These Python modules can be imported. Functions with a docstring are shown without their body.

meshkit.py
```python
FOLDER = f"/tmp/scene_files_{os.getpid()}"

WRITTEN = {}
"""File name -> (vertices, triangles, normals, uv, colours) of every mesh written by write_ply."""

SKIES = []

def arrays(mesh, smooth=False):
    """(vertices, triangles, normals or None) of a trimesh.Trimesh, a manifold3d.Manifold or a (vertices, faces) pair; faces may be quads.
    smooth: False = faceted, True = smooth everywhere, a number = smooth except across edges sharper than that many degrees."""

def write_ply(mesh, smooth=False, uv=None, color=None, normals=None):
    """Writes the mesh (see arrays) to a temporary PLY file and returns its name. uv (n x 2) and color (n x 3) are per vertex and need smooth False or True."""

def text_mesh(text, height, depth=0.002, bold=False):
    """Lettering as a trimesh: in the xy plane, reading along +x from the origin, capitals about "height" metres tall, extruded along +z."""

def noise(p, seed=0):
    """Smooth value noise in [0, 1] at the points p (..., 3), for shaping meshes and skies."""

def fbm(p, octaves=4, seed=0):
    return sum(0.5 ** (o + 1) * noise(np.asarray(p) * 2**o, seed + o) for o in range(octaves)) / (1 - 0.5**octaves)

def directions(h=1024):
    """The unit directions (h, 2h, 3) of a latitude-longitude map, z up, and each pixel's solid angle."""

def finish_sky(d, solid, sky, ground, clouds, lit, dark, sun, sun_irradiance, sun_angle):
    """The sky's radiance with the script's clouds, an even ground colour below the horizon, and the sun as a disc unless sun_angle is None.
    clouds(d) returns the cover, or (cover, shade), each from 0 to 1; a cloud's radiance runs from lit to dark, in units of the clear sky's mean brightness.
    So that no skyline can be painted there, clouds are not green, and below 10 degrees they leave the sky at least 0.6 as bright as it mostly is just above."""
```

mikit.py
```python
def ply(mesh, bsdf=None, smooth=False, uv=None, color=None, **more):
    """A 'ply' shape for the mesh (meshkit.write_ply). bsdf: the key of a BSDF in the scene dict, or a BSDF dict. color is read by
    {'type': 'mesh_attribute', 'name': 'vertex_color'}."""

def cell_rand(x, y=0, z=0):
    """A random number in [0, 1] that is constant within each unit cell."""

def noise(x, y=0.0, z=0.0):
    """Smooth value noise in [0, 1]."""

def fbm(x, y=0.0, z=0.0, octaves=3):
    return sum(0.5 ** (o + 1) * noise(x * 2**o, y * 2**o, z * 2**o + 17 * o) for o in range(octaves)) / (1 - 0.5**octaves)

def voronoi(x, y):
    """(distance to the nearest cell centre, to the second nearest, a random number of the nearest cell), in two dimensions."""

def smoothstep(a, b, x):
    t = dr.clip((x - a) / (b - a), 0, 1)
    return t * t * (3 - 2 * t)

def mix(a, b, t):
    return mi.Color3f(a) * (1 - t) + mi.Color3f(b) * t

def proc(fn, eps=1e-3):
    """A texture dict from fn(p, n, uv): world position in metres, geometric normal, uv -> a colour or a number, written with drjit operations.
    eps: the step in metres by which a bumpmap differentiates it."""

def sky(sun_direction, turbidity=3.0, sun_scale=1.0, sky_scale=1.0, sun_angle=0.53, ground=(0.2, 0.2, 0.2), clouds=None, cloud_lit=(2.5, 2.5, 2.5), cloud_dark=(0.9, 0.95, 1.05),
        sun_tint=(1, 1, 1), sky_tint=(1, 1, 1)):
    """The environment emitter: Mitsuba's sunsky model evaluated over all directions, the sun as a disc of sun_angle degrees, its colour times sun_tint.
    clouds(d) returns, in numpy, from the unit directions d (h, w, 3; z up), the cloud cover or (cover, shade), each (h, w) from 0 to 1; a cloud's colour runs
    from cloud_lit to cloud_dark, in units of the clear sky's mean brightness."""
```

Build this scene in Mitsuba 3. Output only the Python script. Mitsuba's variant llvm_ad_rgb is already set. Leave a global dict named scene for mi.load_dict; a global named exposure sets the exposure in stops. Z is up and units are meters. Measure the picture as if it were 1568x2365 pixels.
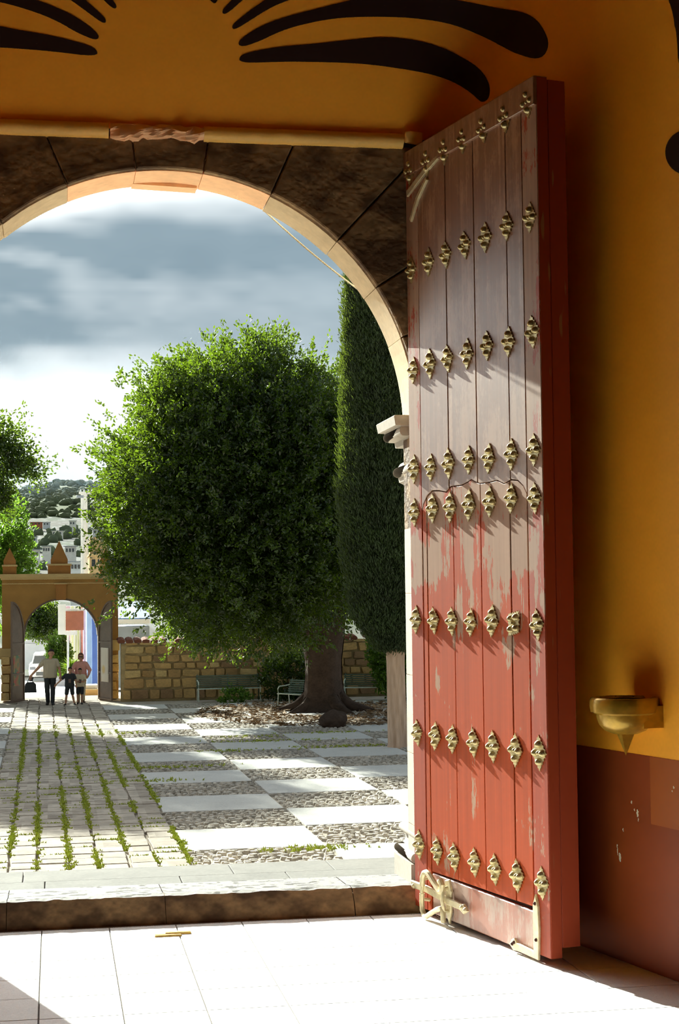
import math, random
import numpy as np, trimesh, drjit as dr, mitsuba as mi
import mikit, meshkit
import manifold3d as m3
from shapely.geometry import Polygon, box as sbox
from shapely import affinity

PI = math.pi
scene, labels = {'type': 'scene'}, {}
rng = np.random.default_rng(7)
random.seed(7)

# ------------------------------------------------------------------ camera, sky, sun, exposure
F, CX, CY = 3791.0, 784.0, 1182.5
EYE = np.array([0, 0, 1.5])
YAW, PITCH, ROLL = 0.17225, 0.04995, 0.01129
fw = np.array([math.sin(YAW) * math.cos(PITCH), math.cos(YAW) * math.cos(PITCH), math.sin(PITCH)])
r0 = np.array([math.cos(YAW), -math.sin(YAW), 0]); u0 = np.cross(r0, fw)
up = math.sin(ROLL) * r0 + math.cos(ROLL) * u0
scene['camera'] = {'type': 'perspective', 'fov_axis': 'x', 'fov': math.degrees(2 * math.atan(CX / F)),
                   'to_world': mi.ScalarTransform4f().look_at(EYE.tolist(), (EYE + fw).tolist(), up.tolist()), 'near_clip': 0.05, 'far_clip': 8000.0}
exposure = 0.0
SUN_AZ, SUN_EL = math.radians(-18.9), math.radians(25.2)
SUN = [math.sin(SUN_AZ) * math.cos(SUN_EL), math.cos(SUN_AZ) * math.cos(SUN_EL), math.sin(SUN_EL)]


def clouds(d):
    el = np.degrees(np.arcsin(np.clip(d[..., 2], -1, 1)))
    az = np.degrees(np.arctan2(d[..., 0], d[..., 1]))
    q = np.stack([az / 9.0 + el * 0.05, el / 2.6, az * 0 + 3.1], -1)
    n = meshkit.fbm(q, 5, 3)
    n2 = meshkit.fbm(np.stack([az / 3.2, el / 1.3, az * 0 + 8.7], -1), 4, 11)
    base = np.interp(el, [0, 3.5, 4.6, 5.2, 6.6, 7.6, 9.0, 10.5, 12.0, 13.2, 15, 18, 30, 90], [.45, .52, .42, .12, .14, .58, .98, 1.14, 1.04, .50, .05, .25, .5, .5])
    shade = base + (n - 0.5) * 1.25 + (n2 - 0.5) * 0.35
    toward = d @ np.array(SUN)                      # clouds glow towards the sun and turn grey away from it
    far = np.clip((0.80 - toward) / 1.2, 0, 1)
    cover = np.clip(0.95 + (n2 - 0.5) * 0.3, 0.8, 1) * (1 - 0.3 * far)
    ang = np.degrees(np.arccos(np.clip(toward, -1, 1)))
    glow = 0.030 + 0.97 * np.exp(-(ang / 18.0) ** 2.6)
    light = np.clip(1 - shade, 0, 1) * glow * (1 - 0.3 * far)
    return cover, np.clip(1 - light, 0, 1)


scene['sky'] = mikit.sky(SUN, turbidity=3.0, sun_scale=6.0, sky_scale=1.0, ground=(0.3, 0.28, 0.25), clouds=clouds,
                         cloud_lit=(62, 60.5, 57), cloud_dark=(1.0, 1.38, 1.62), sun_tint=(0.72, 1.0, 1.40))
exposure = 1.8

# ------------------------------------------------------------------ helpers
def ray(x, y): return fw * F + rgt * (x - CX) - up * (y - CY)


rgt = np.cross(fw, up)


def at(x, y, Y):
    """The point at world depth Y that a place in the photograph stands for."""
    d = ray(x, y); return EYE + d * ((Y - EYE[1]) / d[1])


COUNT = {}


def key_for(name, parent=None):
    k = name if parent is None else parent + '__' + name
    n = COUNT.get(k, 0); COUNT[k] = n + 1
    return k if n == 0 else f'{k}_{n:03d}'


def tag(k, label=None, cat=None, group=None, kind=None):
    d = labels.setdefault(k, {})
    for a, b in (('label', label), ('category', cat), ('group', group), ('kind', kind)):
        if b: d[a] = b
    return k


def obj(name, mesh, mat, parent=None, smooth=False, label=None, cat=None, group=None, kind=None, T=None, **kw):
    """One entry of the scene. mesh: a mesh, or a shape dict made before."""
    k = key_for(name, parent)
    d = dict(mesh) if isinstance(mesh, dict) else mikit.ply(mesh, mat, smooth, **kw)
    if T is not None: d['to_world'] = mi.ScalarTransform4f(np.asarray(T, float).tolist())
    scene[k] = d
    if label or cat or group or kind: tag(k, label, cat, group, kind)
    return k


def thing(name, label, cat, group=None, kind=None):
    k = key_for(name)
    return tag(k, label, cat, group, kind)


def tm(v, f): return trimesh.Trimesh(np.asarray(v, float), np.asarray(f, int), process=False)


def cat(*ms):
    ms = [m for x in ms for m in (x if isinstance(x, (list, tuple)) else [x])]
    return trimesh.util.concatenate(ms) if len(ms) > 1 else ms[0]


def box(x0, x1, y0, y1, z0, z1, bev=0.0):
    if bev <= 0:
        b = trimesh.creation.box((x1 - x0, y1 - y0, z1 - z0)); b.apply_translation(((x0 + x1) / 2, (y0 + y1) / 2, (z0 + z1) / 2)); return b
    return slab(sbox(x0, y0, x1, y1), z0, z1, bev)


def slab(poly, z0, z1, bev=0.0):
    """A polygon as a slab from z0 to z1 with its upper edge chamfered."""
    if bev <= 0:
        m = trimesh.creation.extrude_polygon(poly, z1 - z0, engine='earcut'); m.apply_translation((0, 0, z0)); return m
    ring = np.array(poly.exterior.coords)[:-1]
    if Polygon(ring).exterior.is_ccw is False: ring = ring[::-1]
    n = len(ring); nxt = np.roll(ring, -1, 0) - ring; prv = ring - np.roll(ring, 1, 0)
    a = nxt / (np.linalg.norm(nxt, axis=1, keepdims=True) + 1e-12); b = prv / (np.linalg.norm(prv, axis=1, keepdims=True) + 1e-12)
    na, nb = np.stack([-a[:, 1], a[:, 0]], 1), np.stack([-b[:, 1], b[:, 0]], 1)
    m = na + nb; m /= np.maximum((m * na).sum(1, keepdims=True), 0.3)
    ins = ring + m * bev
    V = np.vstack([np.c_[ring, np.full(n, z0)], np.c_[ring, np.full(n, z1 - bev)], np.c_[ins, np.full(n, z1)]])
    i = np.arange(n); j = (i + 1) % n
    Fs = []
    for k in (0, 1):
        o = k * n
        Fs += [np.c_[o + i, o + j, o + n + j], np.c_[o + i, o + n + j, o + n + i]]
    tv, tf = trimesh.creation.triangulate_polygon(Polygon(ins), engine='earcut')
    V = np.vstack([V, np.c_[tv, np.full(len(tv), z1)]]); Fs.append(tf + 3 * n)
    tv2, tf2 = trimesh.creation.triangulate_polygon(Polygon(ring), engine='earcut')
    V = np.vstack([V, np.c_[tv2, np.full(len(tv2), z0)]]); Fs.append(tf2[:, ::-1] + 3 * n + len(tv))
    return tm(V, np.vstack(Fs))


def frame(mesh, O, ex, ey, ez):
    M = np.eye(4); M[:3, 0], M[:3, 1], M[:3, 2], M[:3, 3] = ex, ey, ez, O
    v = mesh.vertices @ M[:3, :3].T + M[:3, 3]
    f = mesh.faces if np.linalg.det(M[:3, :3]) > 0 else mesh.faces[:, ::-1]
    return tm(v, f)


def lathe(profile, n=32, phase=0.0):
    p = np.asarray(profile, float); k = len(p)
    t = np.arange(n) * 2 * PI / n + phase
    V = np.stack([p[:, None, 0] * np.cos(t), p[:, None, 0] * np.sin(t), np.broadcast_to(p[:, None, 1], (k, n))], -1).reshape(-1, 3)
    i, j = np.meshgrid(np.arange(k - 1), np.arange(n), indexing='ij'); j2 = (j + 1) % n
    a, b, c, d = i * n + j, i * n + j2, (i + 1) * n + j2, (i + 1) * n + j
    return tm(V, np.vstack([np.c_[a.ravel(), b.ravel(), c.ravel()], np.c_[a.ravel(), c.ravel(), d.ravel()]]))


def tube(pts, rad, sides=8, flat=None):
    p = np.asarray(pts, float); n = len(p)
    rad = np.broadcast_to(np.asarray(rad, float), (n,))
    t = np.gradient(p, axis=0); t /= np.linalg.norm(t, axis=1, keepdims=True) + 1e-12
    ref = np.array([0.0, 0, 1]) if abs(t[:, 2]).mean() < 0.8 else np.array([1.0, 0, 0])
    a = np.cross(t, ref); a /= np.linalg.norm(a, axis=1, keepdims=True) + 1e-12
    b = np.cross(t, a)
    g = np.arange(sides) * 2 * PI / sides
    V = p[:, None] + rad[:, None, None] * (np.cos(g)[None, :, None] * a[:, None] + np.sin(g)[None, :, None] * b[:, None])
    V = V.reshape(-1, 3)
    i, j = np.meshgrid(np.arange(n - 1), np.arange(sides), indexing='ij'); j2 = (j + 1) % sides
    A, B, C, D = (x.ravel() for x in (i * sides + j, i * sides + j2, (i + 1) * sides + j2, (i + 1) * sides + j))
    V = np.vstack([V, p[:1], p[-1:]])
    k = np.arange(sides); k2 = (k + 1) % sides
    return tm(V, np.vstack([np.c_[A, B, C], np.c_[A, C, D], np.c_[k2, k, np.full(sides, n * sides)], np.c_[(n - 1) * sides + k, (n - 1) * sides + k2, np.full(sides, n * sides + 1)]]))


def stone(w, d, h, seed, jit=0.06, rnd=0.22):
    """A rough block, w x d x h about the origin, with worn corners: 32 + 12 triangles."""
    r = np.random.default_rng(seed)
    pts = []
    for sx in (-1, 1):
        for sy in (-1, 1):
            for sz in (-1, 1):
                j = 1 - r.random(3) * jit
                for ax in range(3):
                    q = np.array([sx, sy, sz], float) * j; q[ax] *= 1 - rnd * (0.6 + 0.8 * r.random())
                    pts.append(q)
    m = m3.Manifold.hull_points(np.array(pts) * [w / 2, d / 2, h / 2]).to_mesh()
    return tm(m.vert_properties[:, :3], m.tri_verts)


# ------------------------------------------------------------------ materials
def rgb(r, g, b): return {'type': 'rgb', 'value': [r, g, b]}


def principled(name, color, rough=0.7, spec=0.4, metallic=0.0, bump=None, scale=0.0, **kw):
    b = {'type': 'principled', 'base_color': color if isinstance(color, dict) else rgb(*color), 'roughness': rough if isinstance(rough, dict) else float(rough), 'specular': float(spec), 'metallic': float(metallic), **kw}
    b = {'type': 'twosided', 'bsdf': b}
    if bump is not None:
        b = {'type': 'bumpmap', 'arbitrary': bump, 'scale': float(scale), 'bsdf': b}
    scene[name] = b
    return name


def diffuse(name, color):
    scene[name] = {'type': 'twosided', 'bsdf': {'type': 'diffuse', 'reflectance': color if isinstance(color, dict) else rgb(*color)}}
    return name


N, FB, SS, MX, CR = mikit.noise, mikit.fbm, mikit.smoothstep, mikit.mix, mikit.cell_rand
pr = mikit.proc


def speck(c, amp=0.12, fine=60.0, coarse=4.0):
    """A colour with grain and broad blotches."""
    def fn(p, n, uv):
        g = (FB(p.x * fine, p.y * fine, p.z * fine, 2) - 0.5) * amp + (FB(p.x * coarse, p.y * coarse, p.z * coarse, 3) - 0.5) * amp * 1.5
        return mi.Color3f(*c) * (1 + 2 * g)
    return pr(fn)


def plaster(c, amp=0.05):
    def fn(p, n, uv):
        g = (FB(p.x * 3, p.y * 3, p.z * 3, 4) - 0.5) * amp * 3 + (N(p.x * 90, p.y * 90, p.z * 90) - 0.5) * amp
        return mi.Color3f(*c) * (1 + g)
    return pr(fn)


YELLOW = (0.95, 0.40, 0.03)
principled('mat_yellow_plaster', plaster(YELLOW), 0.55, 0.35)
principled('mat_rail_plaster', plaster((0.95, 0.58, 0.15), 0.08), 0.5, 0.4)
principled('mat_maroon_paint', plaster((0.022, 0.007, 0.005), 0.05), 0.6, 0.2)


def dado_fn(p, n, uv):
    c = mi.Color3f(0.24, 0.045, 0.009) * (1 + (FB(p.x * 5, p.y * 5, p.z * 5, 3) - 0.5) * 0.3)
    newer = (p.y < 6.225) & (p.z > 0.58)
    c = dr.select(newer, mi.Color3f(0.32, 0.078, 0.014) * (1 + (FB(p.x * 7, p.y * 7, p.z * 7, 3) - 0.5) * 0.2), c)
    chip = mi.Float(0)
    for (y, z, a, b) in CHIPS:
        chip = dr.maximum(chip, 1 - SS(0.8, 1.1, dr.square((p.y - y + (N(p.z * 300) - .5) * 0.006) / a) + dr.square((p.z - z) / b)))
    return MX(c, mi.Color3f(0.62, 0.55, 0.40), chip)


CHIPS = [(6.319, 0.611, .007, .016), (6.341, 0.622, .004, .005), (6.362, 0.65, .005, .007), (6.314, 0.586, .003, .008), (6.426, 0.531, .004, .008),
         (6.454, 0.417, .008, .019), (6.47, 0.441, .003, .02), (6.472, 0.462, .004, .006), (6.066, 0.74, .004, .006), (6.075, 0.725, .003, .004)]
principled('mat_dado', pr(dado_fn), 0.5, 0.4)


def floor_fn(p, n, uv):
    k = FB(p.x * 160, p.y * 160, 1.0, 2)
    chip = SS(0.62, 0.72, N(p.x * 420, p.y * 420, 5.0)) * 0.10
    tile = CR(dr.floor((p.x + 0.06) / 0.301), dr.floor((p.y - 5.71) / 0.315), 4)
    smear = FB(p.x * 2.2 + p.y, p.y * 5, 2.0, 3)
    return mi.Color3f(0.82, 0.82, 0.81) * (0.90 + 0.12 * (k - 0.5) - chip + 0.04 * (tile - 0.5) + 0.10 * (smear - 0.5))


principled('mat_terrazzo', pr(floor_fn), 0.5, 0.25)
principled('mat_nave_floor_dim', speck((0.07, 0.04, 0.022), 0.15, 8, 2), 0.6, 0.3)  # unseen nave floor, dark tone made up to cut bounce light
principled('mat_grout', speck((0.16, 0.145, 0.13), 0.1), 0.9, 0.2)
principled('mat_nave', plaster((0.09, 0.06, 0.03)), 0.8, 0.2)


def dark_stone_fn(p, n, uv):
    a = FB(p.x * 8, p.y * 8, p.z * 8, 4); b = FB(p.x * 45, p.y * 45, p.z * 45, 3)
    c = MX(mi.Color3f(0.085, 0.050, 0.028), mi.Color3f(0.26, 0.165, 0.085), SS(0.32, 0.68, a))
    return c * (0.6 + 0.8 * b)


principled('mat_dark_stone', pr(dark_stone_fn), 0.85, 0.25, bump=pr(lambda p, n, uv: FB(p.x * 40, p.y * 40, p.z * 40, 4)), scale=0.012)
principled('mat_pink_stone', speck((0.92, 0.56, 0.32), 0.10, 40, 9), 0.85, 0.2)
principled('mat_cream_stone', speck((0.56, 0.43, 0.27), 0.10, 40, 9), 0.85, 0.2)
principled('mat_jamb_stone', speck((0.34, 0.305, 0.26), 0.09, 50, 8), 0.85, 0.2)


def threshold_fn(p, n, uv):
    pit = SS(0.58, 0.66, FB(p.x * 24, p.y * 34, p.z * 30, 3))
    c = mi.Color3f(0.215, 0.207, 0.195) * (0.85 + 0.3 * FB(p.x * 60, p.y * 60, p.z * 60, 2))
    return MX(c, mi.Color3f(0.05, 0.043, 0.036), pit)


principled('mat_threshold', pr(threshold_fn), 0.85, 0.2)
principled('mat_riser', pr(dark_stone_fn), 0.85, 0.2)  # shade of the riser put into a darker stone colour
principled('mat_apron', speck((0.15, 0.143, 0.132), 0.14, 70, 6), 0.9, 0.2)
principled('mat_stair', speck((0.52, 0.48, 0.42), 0.1, 50, 6), 0.9, 0.2)
principled('mat_paver', pr(lambda p, n, uv: MX(mi.Color3f(0.21, 0.172, 0.135), mi.Color3f(0.33, 0.28, 0.225), CR(dr.floor(p.x / .386 + .3), dr.floor(p.y / .45), 2)) * (0.55 + 0.9 * FB(p.x * 7, p.y * 7, p.z * 7, 5))), 0.9, 0.2)
principled('mat_concrete', pr(lambda p, n, uv: mi.Color3f(0.42, 0.40, 0.365) * (0.86 + 0.14 * FB(p.x * 3, p.y * 3, 0.0, 4) + 0.12 * (N(p.x * 40, p.y * 40) - 0.5))), 0.9, 0.2)
principled('mat_cobble', pr(lambda p, n, uv: MX(mi.Color3f(0.24, 0.21, 0.17), mi.Color3f(0.46, 0.41, 0.345), CR(dr.floor(p.x / .07), dr.floor(p.y / .07), 1)) * (0.7 + 0.6 * FB(p.x * 3, p.y * 3, 1.0, 3))), 0.85, 0.3)
principled('mat_soil', pr(lambda p, n, uv: MX(mi.Color3f(0.24, 0.20, 0.155), mi.Color3f(0.38, 0.33, 0.265), FB(p.x * 4, p.y * 4, 0.0, 4))), 0.95, 0.1)
principled('mat_street', pr(lambda p, n, uv: mi.Color3f(0.55, 0.53, 0.50) * (0.85 + 0.3 * FB(p.x, p.y, 0.0, 3))), 0.9, 0.2)
principled('mat_grass', pr(lambda p, n, uv: MX(mi.Color3f(0.22, 0.27, 0.025), mi.Color3f(0.38, 0.42, 0.06), FB(p.x * 5, p.y * 5, 0.0, 3))), 0.8, 0.2)
principled('mat_leaf_litter', pr(lambda p, n, uv: MX(mi.Color3f(0.10, 0.06, 0.03), mi.Color3f(0.27, 0.17, 0.09), N(p.x * 20, p.y * 20, p.z * 20))), 0.9, 0.2)
for i, c in enumerate([(0.36, 0.22, 0.09), (0.44, 0.28, 0.11), (0.25, 0.15, 0.075), (0.50, 0.35, 0.15)]):
    principled(f'mat_rubble_{i}', speck(c, 0.22, 22, 3), 0.95, 0.15)
principled('mat_mortar', speck((0.40, 0.31, 0.16), 0.15, 30, 5), 0.95, 0.1)
principled('mat_gate_plaster', plaster((0.27, 0.145, 0.042), 0.12), 0.85, 0.2)
principled('mat_gate_trim', plaster((0.42, 0.30, 0.14), 0.1), 0.85, 0.2)
principled('mat_gate_orange', plaster((0.28, 0.125, 0.035), 0.12), 0.85, 0.2)
principled('mat_plinth', plaster((0.40, 0.29, 0.13), 0.12), 0.85, 0.2)
principled('mat_gate_iron', speck((0.10, 0.065, 0.045), 0.2, 40, 5), 0.6, 0.4)
principled('mat_roof_tile', speck((0.17, 0.065, 0.04), 0.2), 0.9, 0.2)


# door paint: red, worn in patches and streaks, paler higher up
def paint(base, worn, lo, hi, z0=None, z1=None, z2=None):
    """Paint with worn patches; between z0 and z1 (up to z2) they merge, paler upwards, their outlines broken by the grain."""
    def fn(p, n, uv):
        s = (p.y - 6.412) / 0.975
        streak = FB(s * 55, p.z * 1.4, 3.0, 3)
        patch = FB(s * 9, p.z * 5.5, 7.0, 4)
        fine = FB(s * 120, p.z * 60, 1.0, 2)
        k = patch * 0.58 + streak * 0.25 + fine * 0.17
        if z0 is not None:
            zz = p.z + (patch - 0.5) * 1.1 + (streak - 0.5) * 0.5
            k = k + 0.30 * SS(z0, z1, zz) - 0.12
            if z2 is not None: k = k - 0.30 * SS(z2 - 0.1, z2 + 0.2, zz)
        w = SS(lo, hi, k)
        c = MX(mi.Color3f(*base), mi.Color3f(*worn), w)
        tone = CR(dr.floor(s / 0.1), 3, 1)
        return c * (0.82 + 0.3 * streak + 0.08 * (tone - .5))
    return pr(fn)


principled('mat_door_red', paint((0.33, 0.045, 0.014), (0.34, 0.20, 0.135), 0.52, 0.62, 1.35, 1.85), 0.54, 0.3)
principled('mat_door_worn', paint((0.37, 0.055, 0.012), (0.34, 0.20, 0.135), 0.52, 0.62, 1.35, 1.85), 0.58, 0.15)
principled('mat_door_upper', paint((0.19, 0.080, 0.040), (0.27, 0.140, 0.08), 0.44, 0.66), 0.41, 1.0)  # darker brown-red tone of the upper planks and top rail
principled('mat_door_rail', paint((0.28, 0.09, 0.05), (0.30, 0.185, 0.14), 0.42, 0.60), 0.46, 0.9)


def edge_fn(p, n, uv):
    w = SS(0.66, 0.74, FB(p.x * 40, p.y * 40, p.z * 5, 3) * 0.8 + 0.10)
    return MX(mi.Color3f(0.32, 0.045, 0.015), mi.Color3f(0.34, 0.17, 0.075), w)


principled('mat_door_edge', pr(edge_fn), 0.6, 0.35)
principled('mat_door_dark', speck((0.05, 0.018, 0.012), 0.2), 0.8, 0.2)
scene['mat_brass'] = {'type': 'twosided', 'bsdf': {'type': 'principled', 'base_color': speck((0.50, 0.41, 0.21), 0.22, 90, 20), 'metallic': 0.65, 'roughness': 0.36, 'specular': 0.5}}
scene['mat_iron_gilt'] = {'type': 'twosided', 'bsdf': {'type': 'principled', 'base_color': speck((0.58, 0.49, 0.30), 0.2, 60, 15), 'metallic': 0.35, 'roughness': 0.45, 'specular': 0.5}}
scene['mat_font'] = {'type': 'twosided', 'bsdf': {'type': 'principled', 'base_color': speck((0.40, 0.23, 0.025), 0.16, 60, 14), 'metallic': 0.5, 'roughness': 0.3, 'specular': 0.6}}
principled('mat_font_inside', (0.05, 0.035, 0.02), 0.6, 0.3)
principled('mat_rope', (0.50, 0.46, 0.38), 0.9, 0.1)

# foliage: one lobe that mirrors, one that lets light through


def leaf(name, c, t, gloss=0.35, rough=0.35):
    def col(k):
        def fn(p, n, uv):
            return mi.Color3f(*k) * (0.6 + 0.8 * CR(dr.floor(p.x * 3.1), dr.floor(p.y * 3.1), dr.floor(p.z * 3.1)) * 0.6 + 0.4 * N(p.x * 1.3, p.y * 1.3, p.z * 1.3))
        return pr(fn)
    scene[name] = {'type': 'blendbsdf', 'weight': gloss,
                   'a': {'type': 'principledthin', 'base_color': col(t), 'roughness': 0.6, 'diff_trans': 1.75, 'spec_trans': 0.0},
                   'b': {'type': 'twosided', 'bsdf': {'type': 'principled', 'base_color': col(c), 'roughness': rough, 'specular': 0.7}}}
    return name


leaf('mat_laurel_leaf', (0.005, 0.016, 0.004), (0.125, 0.20, 0.007), 0.56, 0.30)
leaf('mat_cypress_leaf', (0.016, 0.036, 0.009), (0.08, 0.11, 0.009), 0.6, 0.6)
leaf('mat_bright_leaf', (0.05, 0.10, 0.013), (0.13, 0.24, 0.02), 0.3, 0.4)
principled('mat_bark_dark', speck((0.06, 0.04, 0.03), 0.25, 25, 6), 0.95, 0.1, bump=pr(lambda p, n, uv: FB(p.x * 14, p.y * 14, p.z * 3, 3)), scale=0.05)
principled('mat_bark_pale', pr(lambda p, n, uv: MX(mi.Color3f(0.30, 0.18, 0.11), mi.Color3f(0.68, 0.50, 0.37), FB(p.x * 16, p.y * 16, p.z * 2.2, 4))), 0.95, 0.1)
principled('mat_bench', (0.035, 0.075, 0.05), 0.35, 0.6)
principled('mat_bench_pale', (0.50, 0.55, 0.47), 0.4, 0.5)  # paler copy of the bench paint, standing in for light on its edges

# ------------------------------------------------------------------ the setting: floor, walls, hood over the door
YW = 7.66                       # inner face of the door wall
A125 = math.radians(12.5); TA = math.tan(A125); TURN = math.radians(77.5); TILT = math.tan(math.radians(22)); Z0 = 3.69; XM = 0.53


def hood(s, z):
    """The embrasure: lintel wall leaning in above Z0, rounded into the splayed side walls. s runs to the right from the middle."""
    sg = np.where(s >= 0, 1.0, -1.0); s = np.abs(s)
    g = TILT * np.maximum(z - Z0, 0); yf = YW - g
    r = 0.03 + 0.75 * np.clip(z - Z0, 0, 1); xc = 1.47 + g * TA
    t = r * math.tan(TURN / 2); L = xc - t
    a = np.clip((s - L) / r, 0, TURN)
    k = s - L - r * TURN + t
    x = np.where(s <= L, s, np.where(s <= L + r * TURN, L + r * np.sin(a), xc + k * math.sin(A125)))
    y = np.where(s <= L, yf, np.where(s <= L + r * TURN, yf - r * (1 - np.cos(a)), yf - k * math.cos(A125)))
    return np.stack([XM + sg * x, y, np.broadcast_to(z, x.shape)], -1)


def grid(P):
    a, b = P.shape[:2]; i, j = np.meshgrid(np.arange(a - 1), np.arange(b - 1), indexing='ij')
    q = (i * b + j).ravel()
    return tm(P.reshape(-1, 3), np.vstack([np.c_[q, q + 1, q + b + 1], np.c_[q, q + b + 1, q + b]]))


fl = obj('floor', box(-2.2, 4.2, 5.39, YW + 0.05, -0.30, -0.006), 'mat_grout', kind='structure', label='pale terrazzo tile floor inside the doorway, sunlit')
TX, TY = 0.301, 0.315
obj('floor_nave', cat(box(-12, 14, -24, 5.39, -.3, -.004)), 'mat_nave_floor_dim', kind='structure')
tile_ply = mikit.ply(slab(sbox(0.0027, 0.0022, TX - 0.0027, TY - 0.0022), -0.02, 0.0, 0.0012), 'mat_terrazzo')
for i in range(-6, 13):
    for j in range(-1, 7):
        x, y = -0.06 + i * TX, 5.71 + j * TY
        if y + TY > YW + 0.02: continue
        T = np.eye(4); T[:3, 3] = [x, y, (CRr := ((i * 7919 + j * 104729) % 13)) * 0.00005 - 0.0003]
        obj('tile', tile_ply, None, fl, T=T)

ZG = -1.95                      # level of the courtyard, well below the church floor
# lintel wall and hood
ss, zz = np.meshgrid(np.linspace(-4.3, 4.3, 240), np.r_[np.linspace(Z0, Z0 + 1, 30), np.linspace(Z0 + 1.1, 6.0, 10)], indexing='ij')
wf = obj('wall_front', grid(hood(ss, zz)), 'mat_yellow_plaster', smooth=True, kind='structure', label='ochre plaster hood over the doorway painted with dark rays')
# splayed side walls below the hood, with the red dado
E0 = np.array([2.00, YW]); DIRR = np.array([math.sin(A125), -math.cos(A125)]); LEN = 2.45


def wall_strip(p, d, L, z0, z1, inset=0.0):
    n = 24; t = np.linspace(0, L, n)
    P = np.array([[[p[0] + d[0] * a, p[1] + d[1] * a, z] for z in np.linspace(z0, z1, 12)] for a in t])
    return grid(P)


DZ = 0.846
wr = obj('wall_right', wall_strip(E0, DIRR, LEN, DZ, Z0 + 0.002), 'mat_yellow_plaster', kind='structure', label='ochre splayed wall behind the open door leaf')
nr = np.array([-math.cos(A125), -math.sin(A125)])
obj('dado', wall_strip(E0 + nr * 0.002, DIRR, LEN, 0.0, DZ), 'mat_dado', wr, label='dark red painted dado with chipped flecks')
EL = np.array([2 * XM - 2.00, YW]); DIRL = DIRR * [-1, 1]
wl = obj('wall_left', wall_strip(EL, DIRL, LEN, DZ, Z0 + 0.002), 'mat_yellow_plaster', kind='structure')
obj('dado', wall_strip(EL + nr * [-.002, .002], DIRL, LEN, 0.0, DZ), 'mat_dado', wl)
eR, eL = E0 + DIRR * 2.42, EL + DIRL * 2.42
obj('wall_nave', cat(box(eR[0], 14, eR[1], eR[1] + .1, -.3, 11), box(-12, eL[0], eL[1], eL[1] + .1, -.3, 11), box(eL[0] - .1, eR[0] + .1, eR[1], eR[1] + .1, 6, 11), box(-12.1, -12, -24, 5.4, -.3, 11), box(14, 14.1, -24, 5.4, -.3, 11), box(-12.1, 14.1, -24.1, -24, -.3, 11)), 'mat_nave', kind='structure')
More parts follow.
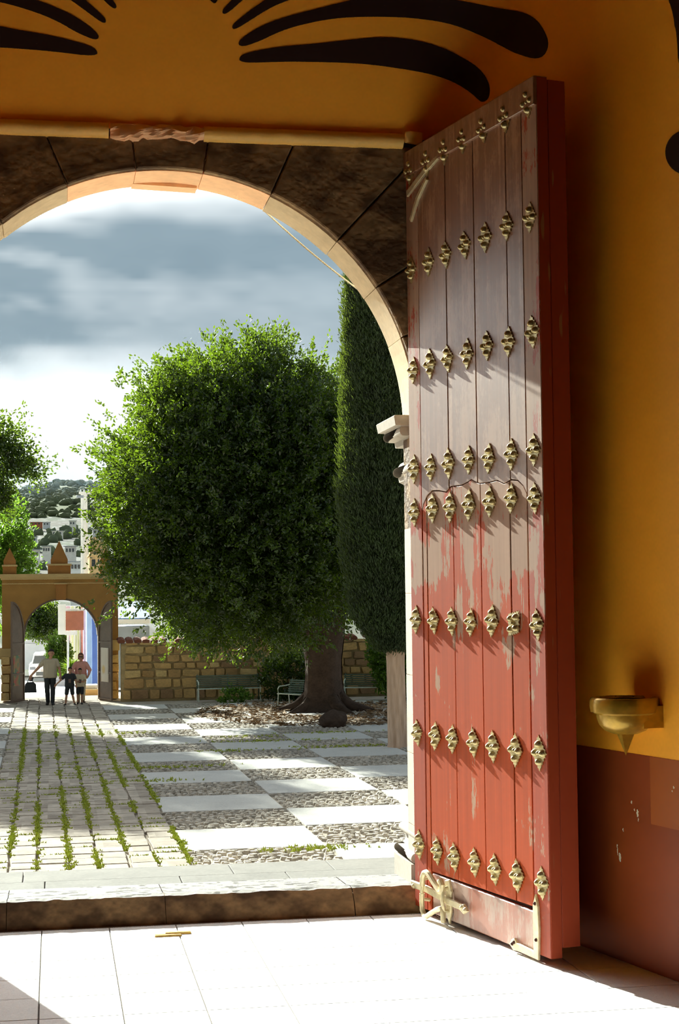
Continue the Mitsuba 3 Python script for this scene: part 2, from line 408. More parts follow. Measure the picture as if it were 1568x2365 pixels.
obj('ceiling', cat(box(-12.1, 14.1, -24.1, 5.5, 11, 11.2), box(-2, 3.2, 5.2, YW + .05, 6, 6.2)), 'mat_nave', kind='structure')

# painted rays: stucco leaves a few millimetres proud of the hood
R1 = [(0.329, 4.022), (0.407, 4.045), (0.531, 4.068), (0.689, 4.085), (0.844, 4.108), (1.003, 4.128), (1.121, 4.125), (1.229, 4.111), (1.327, 4.083), (1.439, 4.025), (1.501, 3.98), (1.552, 3.924), (1.577, 3.882), (1.58, 3.849), (1.534, 3.843), (1.503, 3.857), (1.463, 3.89), (1.404, 3.928), (1.338, 3.958), (1.261, 3.976), (1.173, 3.989), (1.064, 4.0), (0.957, 4.008), (0.85, 4.011), (0.693, 4.009), (0.534, 4.004), (0.33, 3.989)]
R2 = [(0.319, 4.083), (0.42, 4.148), (0.53, 4.189), (0.62, 4.214), (0.782, 4.258), (0.883, 4.284), (1.13, 4.306), (1.336, 4.291), (1.565, 4.22), (1.783, 4.146), (1.939, 4.072), (2.046, 3.997), (2.116, 3.93), (2.104, 3.891), (2.046, 3.89), (1.954, 3.915), (1.674, 4.025), (1.456, 4.141), (1.304, 4.199), (1.137, 4.215), (0.929, 4.21), (0.765, 4.196), (0.603, 4.16), (0.502, 4.125), (0.422, 4.085), (0.33, 4.054)]
R3 = [(0.286, 4.143), (0.327, 4.177), (0.386, 4.222), (0.455, 4.266), (0.614, 4.336), (0.914, 4.447), (1.216, 4.497), (1.538, 4.441), (1.968, 4.256), (2.191, 4.107), (2.126, 4.085), (1.831, 4.213), (1.501, 4.356), (1.224, 4.403), (0.939, 4.369), (0.697, 4.313), (0.537, 4.257), (0.457, 4.222), (0.358, 4.16), (0.299, 4.125)]
R4 = [(0.236, 4.199), (0.284, 4.25), (0.372, 4.324), (0.568, 4.457), (0.804, 4.574), (0.888, 4.526), (0.65, 4.426), (0.452, 4.346), (0.335, 4.252), (0.258, 4.186)]
R5 = [(0.174, 4.253), (0.212, 4.317), (0.326, 4.48), (0.406, 4.484), (0.291, 4.338), (0.22, 4.25), (0.207, 4.227)]
BLOB = [(3.443, 3.132), (3.428, 3.1), (3.39, 3.079), (3.335, 3.074), (3.27, 3.086), (3.208, 3.113), (3.159, 3.15), (3.133, 3.192), (3.134, 3.23), (3.163, 3.258), (3.214, 3.27), (3.277, 3.265), (3.341, 3.244), (3.395, 3.21), (3.431, 3.171)]
CORNER = [(3.068, 3.876), (3.118, 3.803), (3.162, 3.761), (3.222, 3.685), (3.231, 3.614), (3.234, 3.528), (3.294, 3.425), (3.434, 3.417), (3.549, 3.577), (3.389, 3.808)]


def rounded(pts, k=2):
    p = np.array(pts)
    for _ in range(k):
        q = np.roll(p, -1, 0); p = np.stack([0.75 * p + 0.25 * q, 0.25 * p + 0.75 * q], 1).reshape(-1, 2)
    return p


def on_hood(pts, lift=0.004, mirror=False):
    poly = Polygon(rounded(pts, 2)).buffer(0)
    v, f = trimesh.creation.triangulate_polygon(poly, engine='earcut')
    m = tm(np.c_[v, np.zeros(len(v))], f).subdivide_to_size(0.05)
    v = m.vertices[:, :2].copy()
    s = -v[:, 0] if mirror else v[:, 0]
    P = hood(s, v[:, 1]); e = 1e-4
    nn = np.cross(hood(s + e, v[:, 1]) - P, hood(s, v[:, 1] + e) - P); nn /= np.linalg.norm(nn, axis=1, keepdims=True)
    nn *= np.sign(-(nn @ np.array([0, 1.0, 0])))[:, None] if True else 1
    top = tm(P + nn * lift, m.faces)
    # a skirt closes the edge against the wall
    b = trimesh.grouping.group_rows(np.sort(m.edges, axis=1), require_count=1)
    E = m.edges[b]; n0 = len(P)
    V = np.vstack([P + nn * lift, P - nn * 0.002]); Fq = np.vstack([m.faces, np.c_[E[:, 0], E[:, 1], E[:, 1] + n0], np.c_[E[:, 0], E[:, 1] + n0, E[:, 0] + n0]])
    return tm(V, Fq)


for R in (R1, R2, R3, R4, R5):
    for mir in (False, True):
        obj('painted_ray', on_hood(R, mirror=mir), 'mat_maroon_paint', wf)
obj('painted_ornament', on_hood(BLOB), 'mat_maroon_paint', wr)
obj('painted_ornament', on_hood(CORNER), 'mat_maroon_paint', wr)

# half-round plaster rail under the hood, its middle broken away


def rail(x0, x1, r=0.036, rough=0.0, seed=1):
    xs = np.linspace(x0, x1, max(4, int((x1 - x0) / 0.02)))
    a = np.linspace(-PI * 0.5, PI * 0.5, 11)
    P = np.array([[[x, YW - 0.004 - r * 1.15 * math.cos(t), 3.679 + r * math.sin(t)] for t in a] for x in xs])
    if rough:
        P[..., 1:] += (meshkit.fbm(P * 26, 4, seed)[..., None] - 0.5) * rough * [1.0, 0.9]
    P = np.concatenate([P[:, :1] * [1, 0, 1] + [0, YW + .02, 0], P, P[:, -1:] * [1, 0, 1] + [0, YW + .02, 0]], 1)
    m = grid(P)
    caps = []
    for row, flip in ((P[0], False), (P[-1], True)):
        n = len(row); f = np.array([[0, i, i + 1] for i in range(1, n - 1)]); caps.append(tm(row, f[:, ::-1] if flip else f))
    return cat(m, *caps)


tr = obj('trim_1', rail(-1.0, 0.255, 0.036, 0.006, 3), 'mat_rail_plaster', smooth=40, kind='structure', label='rounded ochre plaster moulding, broken in the middle')
obj('moulding', rail(0.70, 1.66, 0.036, 0.006, 8), 'mat_rail_plaster', tr, smooth=40)
obj('broken_stone', rail(0.262, 0.70, 0.034, 0.075, 5), 'mat_pink_stone', tr, smooth=20, label='rough pink broken length of moulding')
obj('plaster_lump', frame(stone(0.10, 0.05, 0.055, 5, .3, .4), (1.71, YW - 0.03, 3.69), (1, 0, 0), (0, 1, 0), (0, 0, 1)), 'mat_rail_plaster', tr)

# stones of the arch: added inner layer darkened as shade, pale voussoirs behind it
ZC, RA, XR, XL = 2.322, 1.19, 1.72, -0.66
ANG = [-90, -72, -57, -40, -23, -7.1, 8.2, 24.4, 43, 57, 70, 90]


def wedge(a0, a1, gap, r_in, outer):
    pts_in = [(XM + r_in * math.sin(math.radians(a)), ZC + r_in * math.cos(math.radians(a))) for a in np.linspace(a0, a1, 8)]
    def far(a):
        s, c = math.sin(math.radians(a)), math.cos(math.radians(a))
        return (XM + 3 * s, ZC + 3 * c)
    w = Polygon(pts_in[::-1] + [far(a) for a in np.linspace(a0, a1, 5)]).buffer(-gap, join_style=2)
    w = w.intersection(outer)
    return max(w.geoms, key=lambda g: g.area) if w.geom_type != 'Polygon' else w


def y_slab(poly, y0, y1, bev=0.0):
    """A polygon in (x, z) as a slab from y0 (towards the room, chamfered) to y1."""
    m = slab(poly, 0, y1 - y0, bev)
    return frame(m, (0, y1, 0), (1, 0, 0), (0, 0, 1), (0, -1, 0))


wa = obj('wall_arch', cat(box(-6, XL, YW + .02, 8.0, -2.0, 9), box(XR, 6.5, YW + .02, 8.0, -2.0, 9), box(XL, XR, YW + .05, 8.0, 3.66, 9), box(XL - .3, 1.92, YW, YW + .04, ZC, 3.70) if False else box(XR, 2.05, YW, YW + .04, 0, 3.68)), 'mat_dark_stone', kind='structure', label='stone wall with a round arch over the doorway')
outer = sbox(XL, ZC - .001, XR, 3.655)
outer_f = sbox(XL - .2, ZC - .2, 1.725, 3.655)
for a0, a1 in zip(ANG[:-1], ANG[1:]):
    kind = 'mat_pink_stone' if -24 < a0 < 24 else 'mat_cream_stone'
    rr = RA - 0.006 * ((a0 * 7) % 3) / 3
    w = wedge(a0, a1, 0.0012, rr, outer)
    k = obj('voussoir', y_slab(w, YW + 0.045, 8.0), kind, wa)
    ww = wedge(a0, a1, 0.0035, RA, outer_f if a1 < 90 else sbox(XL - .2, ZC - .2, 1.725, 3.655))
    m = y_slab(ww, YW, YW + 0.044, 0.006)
    obj('inner_shade_stone', m, 'mat_dark_stone', wa)
# keystone hangs a little lower at the outer edge
obj('voussoir', y_slab(Polygon([(0.372, 3.56), (0.376, 3.50), (0.690, 3.488), (0.694, 3.56)]), 7.93, 8.03), 'mat_pink_stone', wa)


# jamb with base and capital
def jamb(profile, y0, y1, xr):
    """profile: (x, z) silhouette on the opening side."""
    return Polygon(profile + [(xr, profile[-1][1]), (xr, profile[0][1])])


def mitred(profile, y0, y1, xr):
    """The profile returned around both ends: the moulding turns the corners with the jamb."""
    p = np.array(profile); base = p[:, 0].max()
    off = base - p[:, 0]
    rings = []
    for (x, z), o in zip(profile, off):
        rings.append([(x, y1 + o, z), (x, y0 - o * 0.4, z), (xr, y0 - o * 0.4, z), (xr, y1 + o, z)])
    V = np.array(rings).reshape(-1, 3); n = len(profile); fs = []
    for i in range(n - 1):
        for j in range(4):
            a, b, c, d = i * 4 + j, i * 4 + (j + 1) % 4, (i + 1) * 4 + (j + 1) % 4, (i + 1) * 4 + j
            fs += [[a, b, c], [a, c, d]]
    fs += [[0, 2, 1], [0, 3, 2]]; o = (n - 1) * 4; fs += [[o, o + 1, o + 2], [o, o + 2, o + 3]]
    return tm(V, fs)


def arc(cx, cz, r, a0, a1, n=7): return [(cx - r * math.cos(math.radians(a)), cz + r * math.sin(math.radians(a))) for a in np.linspace(a0, a1, n)]


BASE = [(1.695, 0.080), (1.695, 0.190), (1.707, 0.192)] + arc(1.719, 0.217, 0.024, -80, 60) + [(1.733, 0.246), (1.743, 0.264), (1.745, 0.288)] + arc(1.741, 0.322, 0.026, -70, 70) + [(1.751, 0.360), (1.764, 0.372)]
CAP = [(1.764, 2.02), (1.757, 2.052), (1.737, 2.065), (1.735, 2.079)] + arc(1.738, 2.116, 0.028, -80, 80, 9) + [(1.743, 2.16), (1.764, 2.172), (1.764, 2.237), (1.723, 2.242), (1.719, 2.269), (1.698, 2.272)] + arc(1.698, 2.299, 0.028, -60, 40, 6) + [(1.671, 2.322), (1.648, 2.324), (1.640, 2.368), (1.646, 2.374), (1.764, 2.378)]
for sgn, nm in ((1, 'right'), (-1, 'left')):
    def place(m):
        return m if sgn > 0 else tm(m.vertices * [-1, 1, 1] + [2 * XM, 0, 0], m.faces[:, ::-1])
    jb = obj('door_jamb', place(box(1.79, 2.1, 7.99, 8.16, ZG, 2.36)), 'mat_jamb_stone', wa)
    cuts = [0.372, 0.72, 1.10, 1.50, 1.82, 2.02]
    for z0, z1 in zip(cuts[:-1], cuts[1:]):
        obj('block', place(box(1.7635 + 0.002 * ((z0 * 37) % 1), 2.1, 7.99, 8.18, z0 + .0015, z1 - .0015)), 'mat_jamb_stone', jb)
    for z0, z1 in ((0.0, 0.372), (0.372, 0.72), (0.72, 1.10), (1.10, 1.50), (1.50, 1.82), (1.82, 2.325)):
        obj('block', place(box(1.7185 + 0.002 * ((z0 * 17) % 1), 1.79, YW + .02, 8.0, z0 + .0015, z1 - .0015)), 'mat_jamb_stone', jb)
    obj('base', place(mitred(BASE, 7.86, 8.17, 2.1)), 'mat_jamb_stone', jb, smooth=35)
    obj('capital', place(mitred(CAP, 7.89, 8.17, 2.1)), 'mat_jamb_stone', jb, smooth=35)

# threshold, apron and the stair down to the courtyard
th = obj('floor_threshold', box(-0.9, 1.95, 7.8, 8.19, -0.2, 0.07), 'mat_riser', kind='structure', label='worn pale stone threshold, its riser toned dark for shade')


def riser_stone(x0, x1, seed):
    xs = np.linspace(x0, x1, max(3, int((x1 - x0) / 0.02)))
    n1 = meshkit.fbm(np.stack([xs * 9, xs * 0 + seed, xs * 0], -1), 3, seed) - .5
    n2 = meshkit.fbm(np.stack([xs * 22, xs * 0 + seed, xs * 0 + 4], -1), 3, seed) - .5
    prof = [(7.645, -0.1), (7.648, 0.0), (7.672, 0.045), (7.715, 0.088), (7.742, 0.108)]
    P = np.array([[(x, y + a * 0.02 * (z > 0.02), z + b * 0.012 * (z > 0.08)) for (y, z) in prof] for x, a, b in zip(xs, n1, n2)])
    return P


for i, (x0, x1) in enumerate([(-0.95, -0.22), (-0.217, 0.50), (0.503, 1.383), (1.387, 1.95)]):
    P = riser_stone(x0, x1, 3 + i)
    obj('riser_stone', grid(P)if False else cat(grid(P)), 'mat_riser', th, smooth=30)
    top = np.stack([P[:, -1], P[:, -1] * [1, 0, 0] + [0, 7.80, 0.110], P[:, -1] * [1, 0, 0] + [0, 7.90, 0.097], P[:, -1] * [1, 0, 0] + [0, 8.19, 0.086]], 1)
    obj('tread_stone', grid(top), 'mat_threshold', th, smooth=False)
ap = obj('floor_apron', box(-2.5, 4.5, 8.01, 8.71, -0.4, 0.066), 'mat_apron', kind='structure', label='pale stone landing outside the threshold')
for row, (y0, y1) in enumerate([(8.193, 8.41), (8.413, 8.74)]):
    xs = [-2.5, -1.4, -0.62, -0.05, 0.62, 1.16, 1.95, 3.2, 4.5] if row == 0 else [-2.5, -1.0, -0.16, 0.9, 1.42, 2.4, 4.5]
    for a, b in zip(xs[:-1], xs[1:]):
        obj('slab', slab(sbox(a + .002, y0, b - .002, y1), 0.02, 0.083 - 0.001 * (row), 0.003), 'mat_apron', ap)
st = key_for('staircase'); tag(st, 'stone steps going down from the door landing', None, None, 'structure')
for k in range(12):
    obj('step', box(-2.5, 4.5, 8.71 + 0.32 * k, 8.71 + 0.32 * (k + 1), ZG - .2, 0.07 - 0.155 * (k + 1)), 'mat_stair', st)

# ------------------------------------------------------------------ the door leaf
AD = math.radians(12.8)
DO = np.array([1.955, 6.412, 0.0]); DE = np.array([-math.sin(AD), math.cos(AD), 0]); DN = np.array([-math.cos(AD), -math.sin(AD), 0])


def D(mesh): return frame(mesh, DO, DE, (0, 0, 1), DN)     # local (s along the leaf, z, d out of its face)


def plank(poly, d0, d1, bev=0.0025): return D(slab(poly, d0, d1, bev))


DW, DB, DT = 1.272, 0.03, 3.62
dk = key_for('door_1')
tag(dk, 'tall red wooden church door leaf standing open, rows of brass studs', 'door', None, 'structure')
obj('frame', cat(D(slab(sbox(0.0, 0.07, DW, DT - 0.01), -0.135, -0.052, 0.004)), D(box(0.02, 0.14, 0.075, DT - .02, -0.139, -0.134))), 'mat_door_edge', dk, label='dark thick back frame seen at the free edge')
obj('backing', D(box(0.012, DW - .01, DB + .02, DT - .02, -0.054, -0.022)), 'mat_door_dark', dk)
OG = [(1.139, 1.885), (1.123, 1.915), (1.084, 1.952), (1.032, 1.972), (0.959, 1.968), (0.888, 1.957), (0.838, 1.979), (0.735, 1.978), (0.667, 1.989), (0.637, 1.997), (0.60, 1.985), (0.555, 1.974), (0.471, 1.973), (0.395, 1.977), (0.334, 1.958), (0.272, 1.971), (0.212, 1.964), (0.166, 1.938), (0.1345, 1.90)]
below = Polygon([(1.139, -1), *OG, (0.1345, -1)])            # the wicket's outline
G = 0.0032
cols_up = [(1.144, DW), (0.852, 1.144), (0.574, 0.852), (0.274, 0.574), (0.082, 0.274), (0.0, 0.082)]
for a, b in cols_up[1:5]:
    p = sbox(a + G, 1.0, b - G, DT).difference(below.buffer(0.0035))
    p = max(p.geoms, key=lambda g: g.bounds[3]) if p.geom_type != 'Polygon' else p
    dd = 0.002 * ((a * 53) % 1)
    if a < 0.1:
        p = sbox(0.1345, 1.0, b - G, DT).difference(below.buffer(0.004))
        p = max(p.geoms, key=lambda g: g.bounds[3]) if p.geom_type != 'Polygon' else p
    obj('plank', plank(p.simplify(.0005), -0.03, -dd, 0.0018), 'mat_door_upper', dk)
obj('stile', plank(sbox(1.1435, DB, DW, DT), -0.05, 0.0), 'mat_door_upper' if False else 'mat_door_red', dk)
obj('stile', plank(sbox(0.0, DB, 0.1265, DT), -0.05, 0.001), 'mat_door_red', dk)
obj('stile_edge', D(box(-0.002, 0.0, DB + .004, DT - .004, -0.05, -0.003)), 'mat_door_edge', dk)
obj('rail', D(slab(sbox(-0.0, DT - 0.12, DW, DT), -0.04, 0.012, 0.003)), 'mat_door_upper', dk, label='top rail in shade')
wk = dk + '__wicket'
COUNT[wk] = 1
tag(wk, 'smaller wicket door cut into the leaf under a curved top edge')
cols_w = [(1.094, 1.1365), (0.82, 1.094), (0.552, 0.82), (0.285, 0.552), (0.1405, 0.285)]
for i, (a, b) in enumerate(cols_w):
    p = sbox(a + (G if i < 4 else 0), 0.215 if i else DB, b - (G if i else 0), 3).intersection(below)
    obj('plank', plank(p.simplify(.0005), -0.03, -0.001 - 0.002 * ((b * 31) % 1), 0.0018), 'mat_door_worn', wk)
obj('bottom_rail', plank(Polygon([(0.1345, 0.018), (1.088, 0.024), (1.088, 0.208), (0.1345, 0.196)]), -0.03, -0.003, 0.004), 'mat_door_rail', wk)


def dome(r, h, n=9, k=4):
    prof = [(r * math.cos(t), h * math.sin(t)) for t in np.linspace(0, PI / 2 * .97, k)]
    return lathe([(r * 1.1, -0.002)] + prof + [(0.0001, h)], n)


def stud_mesh(kind=0):
    q = 0.0515
    pts = []
    for k in range(4):
        a = np.array([math.cos(PI / 2 * k), math.sin(PI / 2 * k)]) * 0.072; b = np.array([math.cos(PI / 2 * (k + 1)), math.sin(PI / 2 * (k + 1))]) * 0.072
        for t, o in ((0.0, 1.0), (0.12, .93), (0.2, 1.06), (0.3, 0.9), (0.4, 1.06), (0.5, 0.9), (0.6, 1.06), (0.7, 0.9), (0.8, 1.06), (0.88, .93)):
            pts.append((a * (1 - t) + b * t) * o)
    m = [slab(Polygon(np.array(pts) * [0.92, 1.12]), 0.0, 0.005)]
    for (x, y, r, h) in ((0, 0.039, 0.0185, 0.019), (0.033, 0.0, 0.0175, 0.019), (-0.033, 0, 0.0175, 0.019), (0, -0.039, 0.0185, 0.019), (0, 0, 0.0120, 0.014)):
        d = dome(r, h); d.apply_translation((x, y, 0.005)); m.append(d)
    return cat(m)


st0 = stud_mesh()
r5 = np.random.default_rng(21)
SROW = [3.525, 3.046, 2.564, 2.083, 1.888, 1.372, 0.844, 0.318]
SCOL = [1.214, 1.027, 0.845, 0.651, 0.457, 0.262, 0.062]
for ri, z in enumerate(SROW):
    for ci, s in enumerate(SCOL):
        if ri == 7 and ci == 6: s = 0.060
        m = st0.copy()
        ang = (r5.random() - .5) * 0.30 + (PI / 4 if (ri == 5 and ci == 5) else 0)
        sc = 0.80 + 0.12 * r5.random()
        m.apply_transform(trimesh.transformations.rotation_matrix(ang, (0, 0, 1)) @ np.diag([sc, sc, 1, 1]))
        m.apply_translation((s + (r5.random() - .5) * .012, z + (r5.random() - .5) * .012, 0.0))
        obj('stud', D(m), 'mat_brass', dk, smooth=35)

# latch: flat bolt, two staples, a bent handle; corner plate; strap near the top


def dtube(pts, r, d=0.022, sides=8):
    p = np.array([(s, z, d if len(q) == 0 else q[0]) for s, z, *q in pts], float)
    # round the corners
    return D(tube(p, r, sides))


lk = dk + '__latch'
bar = Polygon([(1.272, 0.150), (1.245, 0.118), (1.10, 0.118), (0.90, 0.101), (0.76, 0.098), (0.725, 0.085), (0.685, 0.105), (0.725, 0.128), (0.76, 0.125), (0.90, 0.133), (1.10, 0.150)])
obj('latch', D(slab(bar, 0.014, 0.027, 0.003)), 'mat_iron_gilt', dk, label='long flat bolt with a forked end')
obj('staple', dtube([(1.108, 0.185, 0.0), (1.108, 0.178, 0.035), (1.112, 0.125, 0.042), (1.114, 0.088, 0.035), (1.114, 0.082, 0.0)], 0.009), 'mat_iron_gilt', lk, smooth=40)
obj('staple', dtube([(0.90, 0.175, 0.0), (0.90, 0.168, 0.035), (0.898, 0.112, 0.042), (0.896, 0.072, 0.035), (0.896, 0.064, 0.0)], 0.009), 'mat_iron_gilt', lk, smooth=40)
obj('handle', cat(dtube([(1.110, 0.150), (1.104, 0.190), (1.085, 0.214), (1.062, 0.219), (1.035, 0.212), (0.985, 0.183), (0.925, 0.152), (0.905, 0.158), (0.900, 0.185), (0.915, 0.203), (0.928, 0.196)], 0.0135, 0.040),
                  dtube([(1.112, 0.115), (1.116, 0.075), (1.112, 0.040), (1.094, 0.020), (1.066, 0.018), (1.02, 0.040), (0.96, 0.066), (0.905, 0.082), (0.896, 0.06), (0.893, 0.02)], 0.0125, 0.040)), 'mat_iron_gilt', lk, smooth=40, label='bent ring handle around the bolt')
obj('escutcheon', D(slab(Polygon([(0.93, 0.20), (0.885, 0.21), (0.865, 0.16), (0.872, 0.06), (0.89, 0.012), (0.92, 0.055), (0.925, 0.15)]), 0.004, 0.014, 0.003)), 'mat_iron_gilt', lk)
for (s, z) in ((1.235, 0.128), (0.735, 0.113), (0.705, 0.106)):
    d = dome(0.012, 0.010); d.apply_translation((s, z, 0.026)); obj('rivet', D(d), 'mat_iron_gilt', lk, smooth=40)
cp = Polygon([(0.103, 0.272), (0.125, 0.225), (0.124, 0.040), (0.262, 0.046), (0.285, 0.062), (0.31, 0.052), (0.330, 0.030), (0.297, 0.010), (0.262, 0.014), (0.086, 0.010), (0.078, 0.14), (0.084, 0.225)])
ck = obj('corner_plate', D(slab(cp, 0.002, 0.012, 0.002)), 'mat_iron_gilt', dk, label='gilded iron corner plate on the bottom edge')
for (s, z) in ((0.103, 0.235), (0.098, 0.09), (0.300, 0.036), (0.285, 0.045)):
    d = dome(0.008, 0.008); d.apply_translation((s, z, 0.012)); obj('rivet', D(d), 'mat_door_dark', ck, smooth=40)
obj('hinge_strap', cat(D(slab(Polygon([(1.24, 3.40), (1.02, 3.47), (0.90, 3.50), (0.90, 3.52), (1.02, 3.50), (1.24, 3.43)]), 0.0, 0.012, 0.002)), D(slab(Polygon([(1.20, 3.27), (1.12, 3.36), (1.02, 3.43), (1.03, 3.445), (1.14, 3.375), (1.215, 3.285)]), 0.0, 0.012, 0.002))), 'mat_iron_gilt', dk)
obj('cleat', D(slab(Polygon([(0.885, 2.03), (0.84, 2.035), (0.84, 2.05), (0.885, 2.05)]), -0.03, -0.012)), 'mat_door_dark', dk) if False else None

# ------------------------------------------------------------------ indoor things
# holy water font on the right wall
FR = 0.137
fpos = E0 + DIRR * 1.465 + nr * 0.108
fz = 1.080
fk = thing('holy_water_font', 'small gilded holy water basin with pointed drop, fixed to the ochre wall', 'font')


def fput(m): return frame(m, (fpos[0], fpos[1], fz), (math.cos(0.3), math.sin(0.3), 0), (-math.sin(0.3), math.cos(0.3), 0), (0, 0, 1))


obj('bowl', fput(lathe([(0.0, -0.142), (0.050, -0.140), (0.080, -0.128), (0.102, -0.106), (0.112, -0.080), (0.114, -0.062), (0.116, -0.056), (0.111, -0.052), (0.112, -0.03)], 24)), 'mat_font', fk, smooth=40)
obj('rim', fput(lathe([(0.112, -0.062), (0.118, -0.064), (0.134, -0.056), (0.139, -0.030), (0.137, -0.006), (0.131, 0.002), (0.118, 0.002), (0.112, -0.008)], 10)), 'mat_font', fk, smooth=40)
obj('basin', fput(lathe([(0.116, 0.0), (0.108, -0.03), (0.08, -0.06), (0.0, -0.07)], 24)), 'mat_font_inside', fk, smooth=40, label='dark hollow of the basin')
obj('pendant', fput(lathe([(0.036, -0.135), (0.036, -0.142), (0.0008, -0.226)], 4, 0.55)), 'mat_font', fk)
mb = tm(box(-0.05, 0.05, -0.06, 0.045, -0.115, -0.03).vertices, box(-0.05, 0.05, -0.06, 0.045, -0.115, -0.03).faces)
obj('bracket', frame(mb, (*(E0 + DIRR * 1.52 + nr * 0.03), fz), (*DIRR, 0), (*(-nr), 0), (0, 0, 1)), 'mat_font', fk)

# brass keep let into the floor
kk = thing('floor_latch_plate', 'small brass latch plate lying flush in the pale floor below the step', 'plate')
obj('plate', slab(Polygon([(0.432, 7.345), (0.55, 7.345), (0.55, 7.375), (0.432, 7.385)]), -0.002, 0.006, 0.002), 'mat_font', kk)
obj('bolt', box(0.48, 0.594, 7.384, 7.412, 0.0, 0.008, 0.002), 'mat_font', kk)

# rope slung across the arch
xs = np.linspace(0, 1, 24)
rp = np.stack([0.98 + xs * 0.60, np.full(24, 8.05), 3.468 - xs * 0.49 - 0.02 * np.sin(xs * PI)], -1)
obj('rope', tube(rp, 0.0045, 6), 'mat_rope', label='thin pale rope slung across the upper right of the stone arch', cat='rope', smooth=True)

# ------------------------------------------------------------------ courtyard
CA = -0.0081; cc, cs = math.cos(CA), math.sin(CA)


def CT(m):
    v = np.asarray(m.vertices); return tm(np.c_[v[:, 0] * cc + v[:, 1] * cs, -v[:, 0] * cs + v[:, 1] * cc, v[:, 2]], m.faces)


CTM = np.eye(4); CTM[0, :2] = [cc, cs]; CTM[1, :2] = [-cs, cc]


def CM(x, y, z=0.0):
    t = np.eye(4); t[:3, 3] = [x, y, z]; return CTM @ t


cy = obj('floor_courtyard', box(-40, 60, 8.0, 58.5, ZG - 0.4, ZG - 0.035), 'mat_soil', kind='structure', label='courtyard paved in a checkerboard of pale slabs and cobbles')
PX, PY, X1, Y1 = 1.985, 2.02, 1.90, 22.46
X0L = -0.80
slab_ply = mikit.ply(slab(sbox(0.02, 0.012, PX - 0.02, PY - 0.012), -0.12, 0.0, 0.008), 'mat_concrete')


def cobble_panel(seed, n):
    r = np.random.default_rng(seed); ms = []
    s = PX / n; ny = int(PY / s)
    for i in range(n):
        for j in range(ny):
            x = (i + .5 + (r.random() - .5) * .7) * s; y = (j + .5 + (r.random() - .5) * .7) * PY / ny; x = min(max(x, .05), PX - .05); y = min(max(y, .05), PY - .05)
            a, b = s * (0.34 + .26 * r.random()), s * (0.30 + .24 * r.random())
            h = 0.006 + 0.016 * r.random()
            k = 6; t = np.arange(k) * 2 * PI / k + r.random()
            ring = np.stack([x + a * np.cos(t), y + b * np.sin(t), np.full(k, -0.04)], 1)
            mid = np.stack([x + .7 * a * np.cos(t), y + .7 * b * np.sin(t), np.full(k, h - 0.012)], 1)
            V = np.vstack([ring, mid, [[x, y, h - 0.006]]])
            q = np.arange(k); q2 = (q + 1) % k
            ms.append((V, np.vstack([np.c_[q, q2, k + q2], np.c_[q, k + q2, k + q], np.c_[k + q, k + q2, np.full(k, 2 * k)]])))
    o = 0; Vs, Fs = [], []
    for V, f in ms: Vs.append(V); Fs.append(f + o); o += len(V)
    return tm(np.vstack(Vs), np.vstack(Fs))


cob = [mikit.ply(cobble_panel(40 + i, 15), 'mat_cobble') for i in range(3)]
for i in range(-3, 7):
    x = X1 + PX * i if i >= 0 else X0L - PX * (-i)
    for j in range(-1, 15):
        y = Y1 + PY * j
        par = (i + j) % 2 if i >= 0 else (-i - 1 + j) % 2
        if y > 53: continue
        if i == 3 and 12 <= j <= 14 and False: continue
        if par == 0:
            obj('slab', slab_ply, None, cy, T=CM(x, y, ZG + 0.002 * ((i * 5 + j * 3) % 4)))
        else:
            k = obj('cobble_panel', cob[(i * 3 + j) % 3], None, cy, T=CM(x, y, ZG + 0.003), kind='stuff')

# stone walkway to the gate: seven columns of pavers, moss and grass in the joints
r7 = np.random.default_rng(70)
colx = X0L + np.r_[0, np.cumsum([0.39, 0.36, 0.41, 0.37, 0.40, 0.36, 0.41])]; colx = X0L + (colx - X0L) * (2.70 / (colx[-1] - X0L))
pav, far = [], []
for c in range(7):
    y = 20.9 + r7.random() * 0.3
    while y < 56.5:
        L = 0.34 + 0.34 * r7.random() ** 1.3
        pav.append((y, c, L)); y += L
pav.sort()
wk2 = key_for('floor_walkway'); tag(wk2, 'walkway of grey stone pavers leading to the arched gate', None, None, 'structure')
for n, (y, c, L) in enumerate(pav):
    g = 0.016 + 0.012 * r7.random(); gx = 0.012 + 0.016 * r7.random()
    x0, x1, y0, y1 = colx[c] + gx, colx[c + 1] - gx, y + g * .5, y + L - g * .5
    j = lambda: (r7.random() - .5) * 0.03
    p = Polygon([(x0 + j(), y0 + j() * .6), (x1 + j(), y0 + j() * .6), (x1 + j(), y1 + j() * .6), (x0 + j(), y1 + j() * .6)])
    m = CT(slab(p, ZG - 0.08, ZG + 0.004 + r7.random() * 0.012, 0.010))
    if n < 300: obj('paver', m, 'mat_paver', wk2)
    else: far.append(m)
obj('far_paver', cat(far), 'mat_paver', wk2, kind='stuff', label='the farthest pavers before the gate')


def tufts(pts, h, seed, w=0.012, n=6):
    r = np.random.default_rng(seed); k = len(pts) * n
    b = np.repeat(np.asarray(pts, float), n, 0) + np.c_[(r.random((k, 2)) - .5) * 0.05, np.zeros(k)]
    a = r.random(k) * 2 * PI; l = h * (0.4 + 0.8 * r.random(k)); lean = (r.random((k, 2)) - .5) * 1.3
    side = np.c_[np.cos(a), np.sin(a), np.zeros(k)] * w
    tip = b + np.c_[lean * l[:, None], l]
    V = np.stack([b - side, b + side, tip], 1).reshape(-1, 3)
    return tm(V, np.arange(3 * k).reshape(-1, 3))


